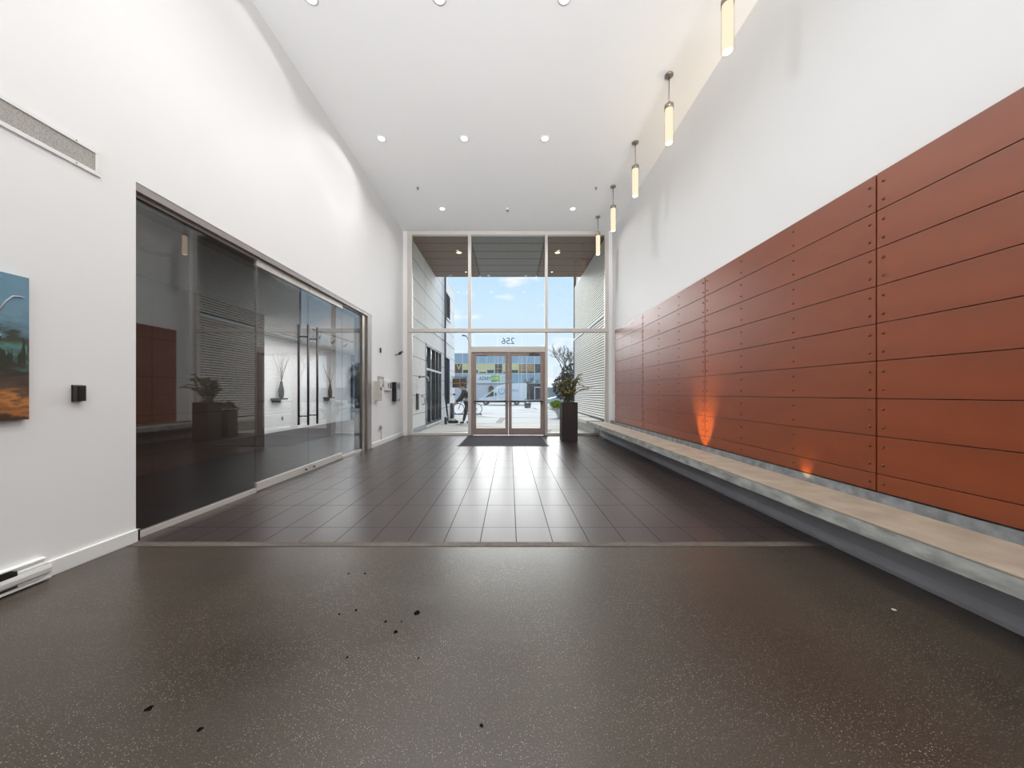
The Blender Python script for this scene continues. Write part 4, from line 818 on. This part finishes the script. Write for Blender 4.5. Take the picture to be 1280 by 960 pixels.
# car
ca = thing('car', (5.4, 30, 0), 'silver car parked beyond the right sidelight', 'car')
cx0, cy0 = 3.25, 29.4
prof = [(0.0, 0.35), (0.0, 0.62), (0.15, 0.78), (1.05, 0.95), (1.75, 1.40), (2.2, 1.48), (3.2, 1.45), (3.9, 1.05), (4.4, 0.98), (4.5, 0.7), (4.48, 0.35)]
MB().prism([(cx0+a, b2) for a, b2 in prof], 'Y', cy0, cy0+1.75, 0.06).build('body', 'carsilver', ca)
MB().prism([(cx0+1.35, 0.98), (cx0+1.85, 1.36), (cx0+2.2, 1.40), (cx0+3.1, 1.38), (cx0+3.6, 1.02)], 'Y', cy0-0.012, cy0+0.02).build('side_window', 'carglass', ca)
MB().prism([(cx0+1.1, 1.0), (cx0+1.72, 1.41), (cx0+1.78, 1.37), (cx0+1.15, 0.95)], 'Y', cy0+0.15, cy0+1.6).build('windscreen', 'carglass', ca)
MB().box(cx0+0.02, cx0+0.35, cy0-0.012, cy0+0.3, 0.66, 0.76, 0.02).build('headlamp', 'carwhite', ca); MB().box(cx0+1.55, cx0+1.68, cy0-0.2, cy0, 0.98, 1.1, 0.03).build('wing_mirror', 'carsilver', ca)
for wx in (0.85, 3.6):
    wheel(cx0+wx, cy0+0.1, 0.32, 0.33, ca); wheel(cx0+wx, cy0+1.65, 0.32, 0.33, ca)
sl_ = thing('street_lamp', (-5.4, 45, 0), 'curved street lamp seen over the blue grey building', 'street lamp')
MB().tube([(-5.4, 45, -0.02), (-5.4, 45, 7.6), (-5.5, 45, 8.4), (-5.85, 45, 8.95)], [0.1, 0.07, 0.06, 0.05], 8).build('pole', 'darksteel', sl_); MB().tube([(-5.8, 45, 8.92), (-6.35, 45, 9.02)], [0.09, 0.12], 8).build('lamp_head', 'darksteel', sl_)
pc = thing('plant_tub', (2.3, 30, 0), 'small dark green tub on the street paving before the van', 'tub')
MB().lathe([(0.2, -0.01), (0.28, 0.05), (0.3, 0.4), (0.26, 0.42), (0.001, 0.38)], (1.55, 29, 0), 18).build('tub', 'frame_dark', pc); lf = MB(); leaves(lf, (1.55, 29, 0.55), (0.28, 0.28, 0.25), 90, 0.14, 0.07); lf.build('foliage', 'evergreen', pc)

# ---------------------------------------------------------------- bicycle and person
bk = thing('bicycle', (-2.4, 19.8, 0), 'dark bicycle standing at a low rail beyond the facade corner', 'bicycle')
def bwheel(x, y):
    r = 0.33; c = Vector((x, y, r))
    w_ = MB(); w_.tube([c+Vector((r*0.97*math.cos(2*PI*k/28), 0, r*0.97*math.sin(2*PI*k/28))) for k in range(29)], 0.022, 6, cap=False); wo_ = w_.build('wheel', 'tyre', bk)
    s_ = MB()
    for k in range(12): s_.tube([c, c+Vector((r*0.95*math.cos(2*PI*k/12), 0, r*0.95*math.sin(2*PI*k/12)))], 0.004, 4)
    s_.lathe([(0.025, -0.04), (0.025, 0.04)], c, 10, 'Y'); s_.build('spokes', 'steel', wo_)
yb = 19.8
bwheel(-3.0, yb); bwheel(-1.95, yb)
fr = MB()
A, B_, C_, D_, E_ = Vector((-1.95, yb, 0.33)), Vector((-2.38, yb, 0.3)), Vector((-2.2, yb, 0.82)), Vector((-2.82, yb, 0.85)), Vector((-3.0, yb, 0.33))
for p, q in ((A, B_), (B_, C_), (C_, A), (C_, D_), (D_, B_)): fr.tube([p, q], 0.018, 8)
fr.build('frame', 'black', bk); MB().tube([D_+Vector((0.02, 0, 0.06)), D_, E_], 0.017, 8).build('fork', 'black', bk)
MB().tube([D_+Vector((-.08, -.25, 0.12)), D_+Vector((0.02, -.1, 0.14)), D_+Vector((0.02, .1, 0.14)), D_+Vector((-.08, .25, 0.12))], 0.014, 8).build('handlebar', 'darksteel', bk)
MB().box(-2.3, -2.04, yb-0.06, yb+0.06, 0.9, 0.96, 0.025).tube([C_, (-2.16, yb, 0.92)], 0.014, 8).build('saddle', 'black', bk); MB().lathe([(0.09, -0.01), (0.09, 0.01)], B_, 16, 'Y').tube([B_, B_+Vector((0.1, -.06, -.14))], 0.012, 6).build('crank', 'darksteel', bk)
rl = thing('bike_rail', (-2.6, 19.3, 0), 'low dark metal rail on the paving by the bicycle', 'rail')
MB().tube([(-3.35, 19.3, 0.06), (-1.6, 19.3, 0.06)], 0.03, 8).build('rail', 'pipe', rl)
for x in (-3.3, -2.5, -1.65): MB().tube([(x, 19.3, -0.01), (x, 19.3, 0.06)], 0.025, 8).build('foot', 'pipe', rl)

def skin_mesh(name, verts, edges, mat, parent, sub=1):
    """one continuous surface grown over joints: verts = (x, y, z, radius)"""
    me = bpy.data.meshes.new(name); base = wloc(parent)
    me.from_pydata([Vector(v[:3])-base for v in verts], edges, []); me.update()
    o = bpy.data.objects.new(name, me); COL.objects.link(o); o.parent = parent; me.materials.append(M[mat])
    o.modifiers.new('skin', 'SKIN')
    for i, v in enumerate(verts):
        d = me.skin_vertices[0].data[i]; r = v[3]; d.radius = r if isinstance(r, tuple) else (r, r); d.use_root = (i == 0)
    s = o.modifiers.new('subsurf', 'SUBSURF'); s.levels = sub; s.render_levels = sub
    return o
pe = thing('person', (-1.8, 14.1, 0), 'person in dark jacket and trousers stooping towards the bicycle outside the doors', 'person')
y = 14.1
V = [(-1.74, y, 0.92, (0.13, 0.11)), (-1.78, y, 1.10, (0.12, 0.10)), (-1.86, y, 1.28, (0.15, 0.11)), (-1.91, y, 1.39, (0.09, 0.08)), (-1.95, y, 1.45, 0.05), (-1.98, y, 1.53, (0.075, 0.085)), (-2.0, y, 1.62, (0.075, 0.085)),
     (-1.90, y-0.19, 1.33, 0.06), (-2.03, y-0.2, 1.08, 0.045), (-2.22, y-0.17, 0.89, 0.033), (-2.28, y-0.165, 0.84, 0.035),
     (-1.89, y+0.19, 1.33, 0.06), (-2.0, y+0.2, 1.06, 0.045), (-2.17, y+0.15, 0.9, 0.033), (-2.23, y+0.14, 0.85, 0.035),
     (-1.75, y-0.1, 0.84, 0.095), (-1.83, y-0.1, 0.48, 0.062), (-1.92, y-0.1, 0.09, 0.042), (-2.06, y-0.1, 0.04, 0.035),
     (-1.73, y+0.1, 0.84, 0.095), (-1.70, y+0.1, 0.47, 0.062), (-1.66, y+0.1, 0.09, 0.042), (-1.80, y+0.1, 0.04, 0.035)]
E = [(0, 1), (1, 2), (2, 3), (3, 4), (4, 5), (5, 6), (2, 7), (7, 8), (8, 9), (9, 10), (2, 11), (11, 12), (12, 13), (13, 14), (0, 15), (15, 16), (16, 17), (17, 18), (0, 19), (19, 20), (20, 21), (21, 22)]
fi = 10
for hand in (10, 14):
    hx, hy, hz, _ = V[hand]
    for k in range(4):
        a = len(V); off = (k-1.5)*0.018; ln = (0.055, 0.065, 0.06, 0.048)[k]
        V += [(hx-0.03, hy+off, hz-0.025, 0.010), (hx-0.03-ln*0.6, hy+off, hz-0.05, 0.009), (hx-0.03-ln*0.7, hy+off, hz-0.05-ln*0.55, 0.008)]
        E += [(hand, a), (a, a+1), (a+1, a+2)]
    a = len(V); V += [(hx+0.0, hy+0.035, hz-0.03, 0.011), (hx-0.02, hy+0.045, hz-0.06, 0.009)]; E += [(hand, a), (a, a+1)]
skin_mesh('body', V, E, 'skin', pe)
def sub(idx, grow_):
    mpz = {j: i for i, j in enumerate(idx)}
    vv = [(V[j][0], V[j][1], V[j][2], tuple(q+grow_ for q in V[j][3]) if isinstance(V[j][3], tuple) else V[j][3]+grow_) for j in idx]
    return vv, [(mpz[a], mpz[b2]) for a, b2 in E if a in mpz and b2 in mpz]
vv, ee = sub([0, 1, 2, 3, 7, 8, 9, 11, 12, 13], 0.022); skin_mesh('jacket', vv, ee, 'jacket', pe)
vv, ee = sub([0, 15, 16, 17, 19, 20, 21], 0.018); skin_mesh('trousers', vv, ee, 'trouser', pe)
for k in (17, 21):
    a = V[k]; skin_mesh('shoe', [(a[0]+0.03, a[1], 0.045, 0.045), (a[0]-0.05, a[1], 0.042, 0.045), (a[0]-0.16, a[1], 0.035, 0.04)], [(0, 1), (1, 2)], 'shoe', pe)
hr = MB(); bmesh.ops.create_uvsphere(hr.bm, u_segments=16, v_segments=10, radius=0.1, matrix=Matrix.Translation((-1.965, y, 1.615)) @ Matrix.Diagonal((1.05, 0.98, 1.0, 1))); hr.build('hair', 'hair', pe)
fc_ = MB(); fc_.lathe([(0.012, 0), (0.008, 0.02)], (-2.085, y, 1.56), 8, 'X'); fc_.build('nose', 'skin', pe)
eyes = MB()
for s_ in (-1, 1): eyes.lathe([(0.009, -0.006), (0.009, 0.006)], (-2.066, y+0.032*s_, 1.59), 8, 'X')
eyes.build('eyes', 'black', pe)
